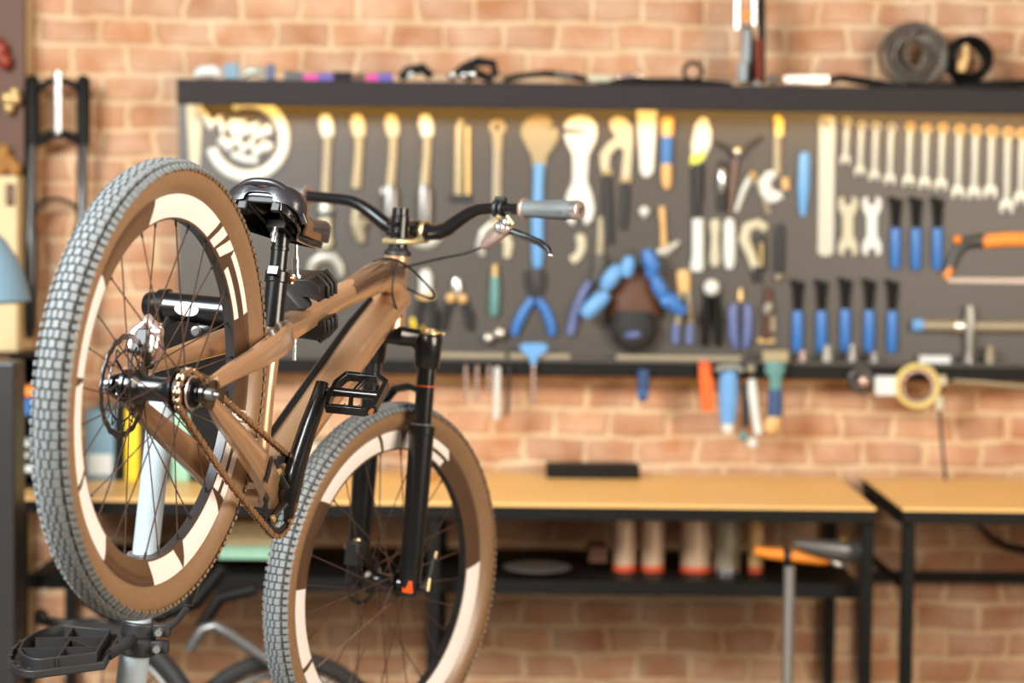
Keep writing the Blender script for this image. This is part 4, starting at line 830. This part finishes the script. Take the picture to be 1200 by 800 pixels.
item('ring_gauge', 'gauge', 'pale curved gauge just below the stem clamp', [('x', 'toolsteel', [('arc', 498, 268, 24, 12, 110, 250)])])
# pouch with blue lumps
item('tool_pouch', 'pouch', 'black round-bottomed pouch with blue oval badge', [('back_panel', 'dbrown', [('rod', [(742, 318, 26), (744, 345, 34), (744, 370, 34)], .35)]), ('body', 'brub', [('rod', [(744, 364, 26), (743, 384, 34), (742, 402, 26), (742, 410, 12)], .5)]), ('badge', 'lilac', [('rod', [(729, 394, 4), (736, 392, 8), (748, 391, 8), (754, 390, 4)], 2.3)], 'blue and white oval badge')])
for pts_, l in ((((684, 370, 6), (690, 364, 9), (704, 350, 9), (712, 344, 6)), 'lowest left blue grip in the pouch, lying flattest'), (((708, 338, 6), (713, 330, 9), (720, 320, 9), (726, 312, 5)), 'blue grip above the lowest left one in the pouch'), (((733, 324, 6), (735, 314, 8), (737, 306, 7), (738, 300, 4)), 'shortest upright blue grip left of the pouch middle'),
               (((757, 292, 5), (761, 302, 9), (765, 314, 9), (762, 326, 5)), 'tallest blue grip on the right side of the pouch'), (((766, 322, 5), (771, 334, 8), (776, 344, 8), (779, 350, 5)), 'blue grip next down from the tallest in the pouch'), (((774, 352, 6), (786, 352, 10), (796, 362, 8), (803, 366, 5)), 'lowest right blue grip of the pouch')):
    item('blue_grip', 'tool handle', l, [('x', 'lblue' if pts_[0][0] < 740 else 'blue', [('rod', [(a, b, c * 1.28) for a, b, c in pts_], 1.0)])], Y=BY - .055, group='blue grips sticking out of the pouch')
for x, w_, m, sh_, l in ((818, 8, 'white', 0, 'white small bar with flared foot, first in the short row'), (838, 7, 'cream', 1, 'tan knuckled small bar, second in the short row'), (855, 8, 'white', 2, 'bright white oval bar, third in the short row')):
    pts_ = {0: [(x, 256, 8), (x, 262, 8), (x, 300, 8), (x - 1, 312, 10), (x - 1, 318, 8)], 1: [(x, 257, 6), (x, 264, 8), (x, 276, 5.5), (x, 290, 6), (x, 304, 8), (x, 312, 5)], 2: [(x, 256, 5), (x, 264, 8), (x, 290, 8.5), (x, 306, 8), (x, 315, 5)]}[sh_]
    item('drift', 'tool', l, [('x', m, [('rod', pts_, .6)])], group='short pale bars in a row')
item('c_clamp', 'clamp', 'tan C-shaped hook with short black handle', [('hook', 'cream', [('rod', [(898, 268, 6), (888, 262, 7), (876, 266, 8), (872, 280, 8), (880, 298, 7), (886, 316, 6)], .6)]), ('handle', 'bmatte', [('rod', [(886, 312, 6), (888, 330, 6)], .8), ('box', 888, 276, 898, 318, 6)]), ('screw', 'gold', [('rod', [(892, 284, 3), (892, 312, 3)], 2.8)])])
item('punch', 'punch', 'slim dark punch with pale ball end, right of the C-shaped hook', [('shaft', 'bmatte', [('rod', [(915, 262, 4), (914, 275, 6), (913, 318, 6)], .8)]), ('tip', 'wornsteel', [('ball', 912, 325, 5.5)])])
item('snips', 'snips', 'tan-headed snips with pale blue feet, right of the pouch', [('head', 'wood', [('rod', [(800, 316, 8), (801, 324, 10), (802, 342, 8)], .5)]), ('leg', 'wornsteel', [('rod', [(797, 340, 5), (794, 380, 5)], .8)]), ('leg', 'wornsteel', [('rod', [(806, 340, 5), (809, 380, 5)], .8)]), ('foot', 'lilac', [('rod', [(792, 380, 5), (792, 402, 6)], .8), ('rod', [(809, 380, 5), (808, 402, 6)], .8)])])
item('pincers', 'pincers', 'black-handled pincers with round white head', [('head', 'white', [('ball', 834, 337, 10)]), ('handle', 'iron', [('rod', [(829, 345, 5), (827, 375, 6.5), (826, 405, 5)], .9)]), ('handle', 'iron', [('rod', [(839, 345, 5), (842, 375, 6.5), (842, 405, 5)], .9)]), ('spring', 'brown', [('box', 829, 368, 833, 384, 6)])])
item('pliers', 'pliers', 'lilac-handled pliers with small brass nose', [('nose', 'brass', [('rod', [(868, 338, 3), (868, 352, 5)], .8)]), ('handle', 'lilac', [('rod', [(861, 356, 5), (859, 364, 7), (860, 395, 7), (863, 408, 4)], .8)]), ('handle', 'lilac', [('rod', [(875, 356, 5), (877, 364, 7), (876, 395, 7), (873, 408, 4)], .8)])])
item('tube_cutter', 'cutter', 'dark tube cutter with white wheel, right of the lilac pliers', [('body', 'dbrown', [('rod', [(900, 336, 4), (901, 352, 6), (899, 380, 6), (898, 398, 5)], .8)]), ('wheel', 'toolsteel', [('rod', [(903, 355, 4), (900, 361, 7), (897, 367, 4)], 1.2)]), ('knob', 'wornsteel', [('rod', [(905, 370, 5), (906, 388, 5)], .8)]), ('base', 'brass', [('box', 888, 396, 908, 402, 5)])])

# ---- things hanging from the rail
RY = RAILF - .004
def hang(*a, **k): return item(*a, Y=RY, **k)
hang('t_handle', 'hex key', 'blue T-shaped handle with long thin shaft through the rail', [('handle', 'lblue', [('poly', [(608, 405), (616, 402), (636, 402), (643, 406), (638, 414), (630, 418), (628, 428), (622, 428), (620, 418), (612, 412)], 5)]), ('shaft', 'pinksil', [('rod', [(625, 426, 3), (625, 472, 3)], 1.0)])])
for x, yy, l in ((546, 468, 'thin pinkish screwdriver blade under the rail, first from the bicycle fork'), (559, 470, 'thin pinkish screwdriver blade under the rail, second from the fork'), (573, 462, 'thin pinkish screwdriver blade under the rail, left of the white rod')):
    hang('screwdriver', 'screwdriver', l, [('x', 'pinksil', [('rod', [(x, 428, 2.6), (x, yy, 2.6)], 1.0)])], group='screwdriver blades under the rail')
hang('white_rod', 'rod', 'thick white rod hanging below the rail', [('x', 'white', [('rod', [(583, 430, 4.5), (582, 488, 4.5), (582, 491, 3)], 1.0)])])
hang('grey_rod', 'rod', 'slim dark grey rod just right of the white one', [('x', 'dgrey', [('rod', [(597, 428, 3), (594, 486, 3)], 1.0)])])
hang('screwdriver', 'screwdriver', 'short navy blue handle below the rail, above the black case', [('grip', 'dblue', [('rod', [(754, 433, 9), (754, 450, 8.5), (753, 466, 7), (753, 470, 5)], .8)]), ('ring', 'blue', [('rod', [(753, 458, 8), (753, 462, 8)], .9)])])
hang('chisel', 'chisel', 'orange-red tapered handle hanging from the rail', [('handle', 'orange', [('poly', [(819, 426), (832, 426), (836, 455), (837, 482), (823, 482), (820, 450)], 6)]), ('cap', 'canred', [('box', 819, 423, 832, 428, 7)])])
hang('grease_tube', 'tube', 'light blue tube with pale clip and white tip, hanging from the rail', [('body', 'lblue', [('rod', [(854, 432, 12), (854, 460, 13), (853, 486, 11), (853, 496, 10)], .6)]), ('tip', 'white', [('rod', [(853, 484, 11.5), (853, 506, 7)], .6)]), ('clip', 'toolsteel', [('rod', [(838, 434, 3), (845, 430, 3.5), (862, 429, 3.5), (870, 434, 4)], 3.6)])])
hang('rasp', 'rasp', 'dark slim handle with teal bead, hidden between tube and white spanner', [('handle', 'bmatte', [('rod', [(873, 450, 5), (874, 500, 5)], .8)]), ('bead', 'teal', [('ball', 871, 511, 6)])])
hang('ratchet', 'ratchet', 'white slightly bent ratchet handle with round pale bead at its foot', [('head', 'wornsteel', [('ball', 880, 432, 6)]), ('shaft', 'white', [('rod', [(881, 444, 5), (882, 460, 7), (885, 485, 6), (889, 508, 6)], .8)]), ('bead', 'white', [('ball', 882, 519, 6.5)])])
hang('paint_brush', 'brush', 'stubby brush with pale yellow cap and navy grip', [('cap', 'warmsteel', [('box', 894, 411, 924, 424, 10)]), ('neck', 'teal', [('rod', [(909, 424, 14), (908, 436, 14), (909, 442, 8), (909, 458, 8)], .5)]), ('grip', 'dblue', [('rod', [(909, 456, 10), (908, 488, 10.5)], .6)]), ('bristles', 'wood', [('rod', [(908, 487, 9), (904, 500, 11), (900, 506, 6)], .6)])])
# things standing on the ledge
def on_ledge(name, cat, label, x, h, r, m, y=RAILF + .018, n=16, taper=1., group=None):
    c = P(x, 424, y); mb = MB().use(m); mb.lathe((c.x, y, LEDGE + (.0)), (0, 0, 1), [(0, r * .8), (.002, r), (h * .55, r), (h * .6, r * .75 * taper), (h, r * .75 * taper)], n); return tag(mb.build(name), label, cat, group)
for x, h, m, l in ((940, .030, 'pinksil', 'small rosy socket on the ledge under the first lower hex key'), (969, .045, 'toolsteel', 'pale socket on the ledge under the second lower hex key'), (998, .050, 'silver', 'tallest silver socket on the ledge'), (1024, .028, 'silver', 'round silver socket left of the yellow tape'), (1160, .05, 'wornsteel', 'grey socket on the ledge near the right edge'), (1135, .03, 'silver', 'short silver socket beneath the bearing press')):
    on_ledge('socket', 'socket', l, x, h, .014, m, group='sockets on the ledge')
hang('washer', 'washer', 'dark round washer with pale middle, hanging left of white box', [('disc', 'dgrey', [('ring', 1009, 445, 16, 6, .4)]), ('centre', 'pinksil', [('ball', 1012, 446, 7)])])
hang('white_box', 'box', 'small white box between dark washer and yellow tape', [('x', 'white', [('box', 1026, 441, 1052, 463, 9)])])
hang('tape_roll', 'tape', 'roll of yellow tape hanging under the rail', [('tape', 'tapeyel', [('ring', 1075, 452, 27, 20.5, 2.2)]), ('core', 'pinksil', [('ring', 1075, 452, 20.5, 16, 2.6)], 'pale inner core')])
item('white_carton', 'carton', 'white carton standing on the ledge above the tape roll', [('x', 'white', [('box', 1078, 417, 1114, 437, 10)])], Y=BY - .02)
hang('plug', 'plug', 'pale power plug at the head of the hanging cable', [('body', 'cream', [('rod', [(1104, 440, 5), (1106, 450, 6)], 1.0), ('rod', [(1101, 464, 7), (1101, 480, 6)], 1.0)]), ('cable', 'bmatte', [('rod', [(1101, 478, 2.2), (1103, 510, 2.2), (1106, 540, 2.2), (1108, 562, 2.2)], 1.0)])])
hang('hose_strip', 'hose', 'thin pale hose running along the rail to the right edge', [('x', 'wornsteel', [('rod', [(1116, 446, 2.5), (1150, 448, 3), (1200, 453, 3), (1230, 456, 3)], 1.0)])])

# ================================================================ THINGS ON THE SHELF ABOVE THE BOARD
SHZ = zt - .002
def shelf_item(name, cat, label, parts, Y=FY + .06, group=None): return item(name, cat, label, parts, Y=Y, group=group)
shelf_item('parts_bag', 'bag', 'crumpled white bag at the left end of the shelf', [('x', 'white', [('rod', [(228, 88, 4), (236, 84, 8), (250, 83, 9), (258, 87, 6)], 1.0)])])
shelf_item('small_box', 'box', 'slate blue box on the left end of the shelf', [('x', 'binder', [('box', 262, 74, 279, 92, 12)])])
shelf_item('cloth', 'cloth', 'grey white folded cloth between two blue boxes', [('x', 'toolsteel', [('rod', [(282, 90, 4), (292, 84, 7), (304, 83, 7), (310, 90, 4)], 1.0)])])
shelf_item('small_box', 'box', 'darker blue upright box on the shelf, above the round emblem', [('x', 'dblue', [('box', 312, 75, 321, 93, 12)])])
for x, w_, m, l in ((345, 12, 'dgrey', 'dark grey lump, first in the row of small boxes on the shelf'), (365, 10, 'magenta', 'small magenta box among dark ones on the shelf'), (383, 11, 'purple', 'first purple small box on the shelf'), (402, 12, 'iron', 'small black box left of the magenta one'), (419, 10, 'dbrown', 'small dark brown box on the shelf'), (437, 8, 'magenta', 'brightest magenta box on the shelf'), (452, 10, 'purple', 'purple box right of the bright magenta one')):
    shelf_item('small_box', 'box', l, [('x', m, [('box', x - w_, 84 + (x % 3), x + w_ - 2, 96, 14)])], group='small boxes on the shelf')
shelf_item('derailleur', 'derailleur', 'black derailleur with white cap, right of the purple boxes', [('body', 'iron', [('rod', [(468, 92, 5), (478, 84, 8), (495, 80, 7), (506, 90, 6)], .8)]), ('cap', 'white', [('ball', 481, 86, 6)])])
shelf_item('gear_parts', 'bicycle part', 'heap of black levers with three silver knobs on the shelf', [('lever', 'iron', [('rod', [(526, 92, 5), (545, 80, 8), (560, 72, 7), (578, 74, 6), (580, 90, 6)], .8), ('rod', [(545, 92, 6), (560, 86, 7), (578, 94, 5)], .8)]), ('knob', 'silver', [('ball', 531, 88, 6)]), ('knob', 'silver', [('ball', 544, 88, 5.5)]), ('knob', 'chrome', [('ball', 554, 87, 6)])])
shelf_item('handlebar', 'handlebar', 'black handlebar lying flat on the shelf', [('bar', 'iron', [('rod', [(590, 94, 4), (610, 89, 4), (640, 86, 4.5), (672, 90, 5), (690, 94, 4)], 1.0)]), ('sleeve', 'grey', [('rod', [(650, 87, 5.2), (672, 90, 5.5)], 1.0)])])
shelf_item('soap', 'dish', 'cream oval dish on the shelf right of the black handlebar', [('x', 'cream', [('rod', [(688, 92, 3), (695, 92, 6), (712, 92, 6), (719, 92, 3)], 1.0)])])
shelf_item('pink_cloth', 'cloth', 'pale pink cloth lying on the black hose', [('x', 'pinksil', [('rod', [(722, 91, 3), (732, 89, 5), (748, 88, 4), (754, 90, 2)], 1.0)])])
shelf_item('inner_tube', 'inner tube', 'black inner tube stretched along the shelf with small upright loop', [('x', 'iron', [('rod', [(700, 97, 4), (745, 95, 5), (790, 96, 5), (830, 97, 4), (858, 99, 3)], 1.0), ('ring', 812, 84, 13, 8, 1.0)])])
shelf_item('bike_pump', 'pump', 'upright silver, black and red fork leg reaching past the top edge', [('left_tube', 'silver', [('rod', [(864, -30, 5.5), (864, 34, 5.5)], 1.0)]), ('right_tube', 'silver', [('rod', [(884, -30, 6), (884, 30, 5)], 1.0)]), ('clip', 'orangeh', [('box', 872, 12, 879, 24, 12)]), ('body', 'iron', [('rod', [(875, 30, 6), (876, 42, 9), (876, 98, 9)], 1.0)]), ('back_plate', 'iron', [('box', 889, -20, 897, 98, 9)]), ('sleeve', 'pole', [('rod', [(875, 34, 4), (875, 42, 5.5), (874, 72, 6), (870, 76, 8), (870, 96, 7)], 3.4)]), ('red_tube', 'red', [('rod', [(889, 46, 4.5), (888, 94, 4.5)], 3.6)]), ('foot', 'white', [('ball', 884, 98, 7)])])
shelf_item('knob', 'knob', 'small grey knob beside the upright fork leg', [('x', 'grey', [('ball', 905, 93, 6)])])
shelf_item('silver_case', 'case', 'flat silver bar lying on the shelf', [('x', 'silver', [('box', 919, 88, 972, 98, 12)])])
shelf_item('black_hose', 'hose', 'loose black hose along the right part of the shelf', [('x', 'iron', [('rod', [(966, 96, 5), (985, 91, 5), (1010, 95, 6), (1050, 102, 5), (1100, 103, 5), (1150, 100, 6), (1230, 97, 7)], 1.0)])])
def bundle(name, cat, label, cx, cy, R0, m, n, seed, Y, tube=.0022, fill=0.):
    rd = random.Random(seed); mb = MB().use(m); c = P(cx, cy, Y); s = Y / F
    for i in range(n):
        ax = V((rd.uniform(-.5, .5), 1, rd.uniform(-.5, .5))); mb.torus(c + V((rd.uniform(-.006, .006), rd.uniform(-.02, .02), rd.uniform(-.006, .006))), ax, R0 * s * rd.uniform(.35 if fill else .75, .97), tube, 28, 5)
    return mb
mb = bundle('', '', '', 1071, 65, 40, 'wire', 26, 3, FY + .10, .0034, 1); tag(mb.build('wire_coil'), 'big tangled grey coil of wire on the shelf', 'wire coil')
mb = bundle('', '', '', 1135, 70, 28, 'iron', 14, 5, FY + .10, .005, 0); tag(mb.build('cable_coil'), 'black cable coil leaning beside the grey one', 'cable coil')
shelf_item('spool', 'spool', 'tan spool standing inside the black cable coil', [('x', 'wood', [('rod', [(1132, 52, 3), (1132, 68, 5), (1128, 76, 8), (1126, 84, 5)], 1.0)])], Y=FY + .08)

# ================================================================ FORK HANGING ON THE LEFT WALL
def W_(px, py): return P(px, py, 6.40)
s_ = 6.4 / F
sf = thing('suspension_fork', 'black suspension fork with silver steerer hanging on the brick wall', 'fork', W_(68, 395))
d = MB().use('silver'); d.cyl(W_(68, 158), W_(68, 84), 5.8 * s_, n=20); tag(d.build('steerer', 'silver', sf), 'silver steerer tube')
d = MB().use('iron'); d.tube([W_(38, 110), W_(50, 100), W_(60, 95), W_(76, 95), W_(88, 100), W_(98, 110)], [(.012, .012), (.01, .01), (.01, .01), (.01, .01), (.01, .01), (.012, .012)], 10)
d.tube([W_(36, 170), W_(50, 163), W_(60, 158), W_(76, 157), W_(88, 162), W_(99, 168)], .014, 10); d.build('crown', 'iron', sf)
for x in (38, 98):
    d = MB().use('iron'); d.tube([W_(x, 88), W_(x, 94), W_(x, 170)], [4 * s_, 8.2 * s_, 8.2 * s_], 16); d.build('upper_tube', 'iron', sf)
    d = MB().use('black'); d.tube([W_(x - 1, 165), W_(x - 2, 262), W_(x - 2, 272), W_(x - 3, 380), W_(x - 3, 396)], [6.4 * s_, 6.4 * s_, 9.5 * s_, 8.5 * s_, 5 * s_], 16); d.build('lower_tube', 'black', sf)
d = MB().use('iron'); d.tube(smooth_path([W_(38, 262), W_(46, 240), W_(56, 234), W_(72, 234), W_(88, 242), W_(96, 262)], 4), .006, 8); d.build('arch', 'iron', sf)

# ---------------- cabinet at the far left with shelf of oddments, pendant shade
xl = P(-140, 100, 6.3).x; xr = P(20, 100, 6.30).x
cab = thing('storage_cabinet', 'beige cabinet with dark open top compartment at far left edge', 'cabinet', ((xl + xr) / 2, 6.38, 0))
zc = P(10, 206, 6.3).z; z2 = P(10, 412, 6.3).z
mb = MB(); mb.box(((xl + xr) / 2, 6.38, (zc + z2) / 2), (xr - xl, .16, zc - z2)); mb.build('door', 'beige', cab, smooth=0, bevel=.003)
mb = MB(); mb.box(((xl + xr) / 2, 6.44, (zc + 3.2) / 2), (xr - xl, .10, 3.2 - zc)); mb.build('back_panel', 'dbrown', cab, smooth=0)
mb = MB(); mb.box(((xl + xr) / 2, 6.40, z2 / 2), (xr - xl, .14, z2)); mb.build('base', 'dbrown', cab, smooth=0)
mb = MB().use('brown'); q = P(12, 228, 6.295); mb.box((q.x, 6.294, q.z), (.022, .014, .06)); tag(mb.build('latch', 'brown', cab, bevel=.004), 'dark red latch')
for x, y, r, m, l in ((8, 190, 12, 'ochre', 'ochre bundle on top of the beige cabinet'), (14, 120, 9, 'brass', 'mustard bundle in the dark opening at far left'), (3, 60, 12, 'red', 'dark red bundle high at the left photo edge')):
    c = P(x, y, 6.36); mb = MB().use(m); rd = random.Random(x)
    for k in range(5): mb.ball(c + V((rd.uniform(-.02, .02), 0, rd.uniform(-.03, .03))), r * s_ * .7, 12, (1, .8, 1.2))
    tag(mb.build('bundle'), l, 'bundle')
lamp = thing('pendant_lamp', 'pale blue grey bell-shaped lampshade at the left photo edge', 'lamp', P(-30, 350, 5.6))
c = P(-32, 352, 5.6); d = MB().use('shade'); s5 = 5.6 / F
pr = [(0, 66), (2, 67), (10, 65), (30, 60), (50, 52), (70, 39), (84, 24), (92, 10), (96, 8)]
d.lathe(c, (0, 0, 1), [(a * s5, b * s5) for a, b in pr] , 40)
d.build('shade', 'shade', lamp)
d = MB().use('bmatte'); d.lathe(c + V((0, 0, -.008)), (0, 0, 1), [(0, 20 * s5), (.004, 60 * s5), (.010, 60 * s5)], 32); d.build('reflector', 'bmatte', lamp)
d = MB().use('bmatte'); d.cyl(c + V((0, 0, 94 * s5)), V((c.x, c.y, 3.4)), .006, n=8); d.build('cord', 'bmatte', lamp)
# grey column and oddments rack standing at the left end of the bench
gx = P(-60, 500, 5.3).x; g1 = P(17, 500, 5.3).x
tag(MB().use('dgrey').box(((gx + g1) / 2, 5.36, P(8, 425, 5.3).z / 2), (g1 - gx, .12, P(8, 425, 5.3).z)).build('tool_cabinet', bevel=.006, smooth=0), 'tall grey steel cabinet cut by the left photo edge', 'cabinet')
ry = 5.95; a = P(17, 590, ry).x; b = P(66, 590, ry).x; ztop = P(40, 415, ry).z
rack = thing('oddments_rack', 'black open rack standing on the left end of the long bench', 'rack', ((a + b) / 2, ry + .1, BT))
lv = [P(40, y, ry).z for y in (417, 452, 487, 512, 548)] + [BT + .006]
mb = MB(); mb.box((a - .006, ry + .1, (BT + ztop) / 2), (.012, .2, ztop - BT)); mb.box((b + .006, ry + .1, (BT + ztop) / 2), (.012, .2, ztop - BT)); mb.box(((a + b) / 2, ry + .195, (BT + ztop) / 2), (b - a, .01, ztop - BT)); mb.build('case', 'iron', rack, smooth=0)
for z in (ztop - .006, P(40, 489, ry).z, P(40, 526, ry).z, P(40, 556, ry).z, BT + .006): mb = MB(); mb.box(((a + b) / 2, ry + .095, z), (b - a, .19, .010)); mb.build('shelf', 'iron', rack, smooth=0)
def rbox(nm, cat, x0_, y0_, x1_, y1_, m, l, Y=ry + .02, dp=.12, grp=None):
    p0 = P(x0_, y0_, Y); p1 = P(x1_, y1_, Y); mb = MB().use(m); mb.box(((p0.x + p1.x) / 2, Y + dp / 2, (p0.z + p1.z) / 2), (p1.x - p0.x, dp, p0.z - p1.z)); return tag(mb.build(nm, bevel=.004, smooth=0), l, cat, grp)
rbox('parts_bin', 'bin', 20, 467, 35, 487, 'blue', 'left of two blue bins in the black rack, beside the tyre', grp='blue bins in the rack')
rbox('parts_bin', 'bin', 37, 467, 52, 487, 'blue', 'right of two blue bins in the black rack, beside the tyre', grp='blue bins in the rack')
rbox('small_box', 'box', 22, 452, 44, 465, 'orangeh', 'orange box on top of the blue bins in the black rack')
rbox('small_carton', 'carton', 19, 546, 42, 556, 'white', 'white carton low in the black rack left of the tyre')
c = P(28, 540, ry + .04); 
c = P(28, 527, ry + .05); tag(MB().use('white').lathe((c.x, ry + .02, P(28, 516, ry).z - .026), (0, 1, 0), [(0, .022), (.003, .026), (.08, .026)], 24).build('paper_roll'), 'white round roll in the black rack left of the tyre', 'roll')
# binders on the bench behind the rear wheel
by = 6.15
bz = BT
def binder(x0_, x1_, ytop, m, l, nm='binder', cat='binder', lab=None, grp='binders on the bench behind the rear wheel', Y=by, dp=.2):
    p0 = P(x0_, ytop, Y); p1 = P(x1_, ytop, Y)
    t = thing(nm, l, cat, ((p0.x + p1.x) / 2, Y + dp / 2, bz), grp)
    mb = MB().use(m); mb.box(((p0.x + p1.x) / 2, Y + dp / 2, (p0.z + bz) / 2), (p1.x - p0.x, dp, p0.z - bz)); mb.build('cover', None, t, bevel=.003, smooth=0)
    if lab: 
        q0 = P(x0_ + 3, lab[0], Y - .002); q1 = P(x1_ - 3, lab[1], Y - .002); mb = MB().use('white'); mb.box(((q0.x + q1.x) / 2, Y - .0005, (q0.z + q1.z) / 2), (q1.x - q0.x, .003, q0.z - q1.z)); tag(mb.build('spine_label', None, t, smooth=0), 'white spine label')
    return t
binder(100, 134, 480, 'binder', 'slate blue binder with white label, seen through the rear wheel', lab=(532, 556))
binder(136, 146, 474, 'iron', 'narrow black binder right of the slate blue one')
binder(147, 163, 478, 'yellow', 'bright yellow binder seen through the rear wheel')
binder(164, 200, 470, 'dgrey', 'wide dark grey binder behind the white stand pole')
binder(201, 222, 474, 'greenw', 'mint green binder right of the white stand pole')
binder(223, 262, 480, 'iron', 'wide black binder behind the chain of the bicycle')
binder(352, 384, 520, 'cream', 'low cream box on the bench behind the cranks', nm='box', cat='box', grp=None)
binder(488, 502, 520, 'yellow', 'yellow bottle-shaped box behind the fork leg', nm='box', cat='box', grp=None)
# black case on the bench
p0 = P(640, 540, 6.32); p1 = P(750, 556, 6.32); tag(MB().use('iron').box(((p0.x + p1.x) / 2, 6.36, BT + .019), (p1.x - p0.x, .08, .038)).build('black_case', bevel=.005, smooth=0), 'long flat black case lying at the back of the long bench', 'case')
# ---- under the bench
def can(x, w_, m, band, l, Y=6.08):
    c = P(x, 640, Y); r = w_ / 2 * Y / F; h = P(x, 607, Y).z - SZ
    h = min(h, BT - .065 - SZ); t = thing('can', l, 'can', (c.x, Y, SZ), 'cans on the shelf under the bench')
    MB().use(m).lathe((c.x, Y, SZ + .016), (0, 0, 1), [(0, r), (.002, r), (h - .02, r), (h - .016, r * .9)], 24).build('body', None, t)
    MB().use(band).lathe((c.x, Y, SZ), (0, 0, 1), [(0, r * .95), (.002, r * 1.03), (.018, r * 1.03)], 24).build('base_band', None, t)
can(732, 27, 'canbody', 'canred', 'narrow pale can, leftmost under the long bench'); can(765, 27, 'canbody', 'canred', 'narrow rosy can, second from left under the bench')
can(815, 35, 'canbody', 'canred', 'widest can, with bright red foot, under the bench'); can(852, 32, 'wornsteel', 'silver', 'grey ribbed can right of the widest one'); can(886, 18, 'wood', 'canred', 'slim tan can behind the orange handle')
c = P(630, 650, 6.0); d = MB().use('silver'); d.lathe((c.x, 6.02, SZ + .0), (0, 0, 1), [(0, .035), (.004, .05), (.014, .088), (.018, .090), (.020, .086), (.012, .05)], 36); tag(d.build('dish'), 'shallow silver dish on the shelf under the bench', 'dish')
rbox('carton', 'carton', 262, 612, 328, 640, 'beige', 'beige carton on the shelf under the bench, behind the crank', Y=6.0, dp=.16)
rbox('carton', 'carton', 255, 640, 330, 656, 'greenw', 'flat mint green carton below the beige one', Y=5.99, dp=.18)
rbox('carton', 'carton', 690, 640, 712, 660, 'dbrown', 'small dark brown carton on the shelf left of the cans', Y=6.08, dp=.1)
item('mallet', 'mallet', 'orange-handled tool lying on the shelf under the bench', [('handle', 'orangeh', [('rod', [(884, 645, 6), (900, 648, 8), (930, 651, 9), (962, 655, 8), (972, 656, 6)], 1.0)]), ('band', 'dgrey', [('rod', [(920, 650, 9.5), (926, 651, 9.5)], 1.0)])], Y=5.93)
item('angle_grinder', 'power tool', 'grey power tool with yellow button at the right end of the shelf', [('body', 'grey', [('rod', [(930, 636, 4), (950, 640, 10), (985, 645, 15), (1000, 646, 15), (1014, 646, 12)], .8)]), ('button', 'yellow', [('ball', 988, 636, 6)]), ('guard', 'silver', [('ring', 985, 650, 15, 9, .6)])], Y=5.90)
# chrome stand pole and black stool legs at right
c = P(925, 663, 5.55); ps = thing('upright_pole', 'bright chrome pole standing on the floor in front of the bench shelf', 'pole', (c.x, 5.55, 0))
MB().use('silver').cyl((c.x, 5.55, .02), (c.x, 5.55, c.z), .0145, n=20).build('tube', None, ps); MB().use('iron').lathe((c.x, 5.55, 0), (0, 0, 1), [(0, .12), (.012, .12), (.02, .03)], 28).build('base_plate', None, ps)
MB().use('iron').cyl((c.x - .006, 5.55, c.z - .02), (c.x - .012, 5.55, P(922, 638, 5.55).z), .004, n=8).build('rod', None, ps)
item('cable', 'cable', 'black cable drooping under the right-hand bench', [('x', 'iron', [('rod', [(1144, 612, 3), (1160, 628, 4), (1180, 640, 5), (1230, 650, 5)], 1.0)])], Y=6.46)
# ---- dark bicycle parts on the floor lower left
item('bent_handlebar', 'handlebar', 'grey bent tube low behind the stand pole', [('x', 'grey', [('rod', [(222, 762, 7), (228, 750, 7.5), (238, 737, 8), (252, 733, 8), (268, 742, 8), (300, 764, 8), (345, 792, 8)], 1.0)])], Y=5.55)
sb = P(300, 700, 5.7)
def dim_wheel(cx, cy, R0, Y, l, yaw):
    c = P(cx, cy, Y); s = Y / F; ax = V((math.sin(yaw), math.cos(yaw), 0)); t = thing('spare_wheel', l, 'wheel', (c.x, Y, c.z - R0 * s))
    MB().use('brub').torus(c, ax, R0 * s, .022, 56, 10).build('tyre', None, t); MB().use('grey').torus(c, ax, R0 * s - .034, .009, 56, 8).build('rim', None, t)
    x = ax.cross(V((0, 0, 1))).normalized(); d = MB().use('dgrey')
    for k in range(20):
        a = 2 * PI * k / 20; d.tube([c, c + (x * math.cos(a) + V((0, 0, 1)) * math.sin(a)) * (R0 * s - .036)], .0018, 5)
    d.cyl(c - ax * .04, c + ax * .04, .018, n=14); d.build('spokes', None, t)
dim_wheel(120, 885, 150, 5.35, 'dark bicycle wheel low at left behind the tool tray', .5)
dim_wheel(330, 900, 130, 5.60, 'dark bicycle wheel low in the shade between stand pole and front wheel', -.3)
item('folded_stand', 'stand', 'black folded stand under the bench behind the stand pole', [('tube', 'iron', [('rod', [(100, 700, 10), (150, 735, 10), (230, 705, 10), (262, 665, 10)], 1.0), ('rod', [(235, 735, 9), (258, 700, 9), (300, 690, 8)], 1.0)]), ('joint', 'dgrey', [('ball', 48, 722, 9), ('rod', [(40, 725, 6), (75, 732, 8), (120, 728, 6)], 1.0)])], Y=5.62)
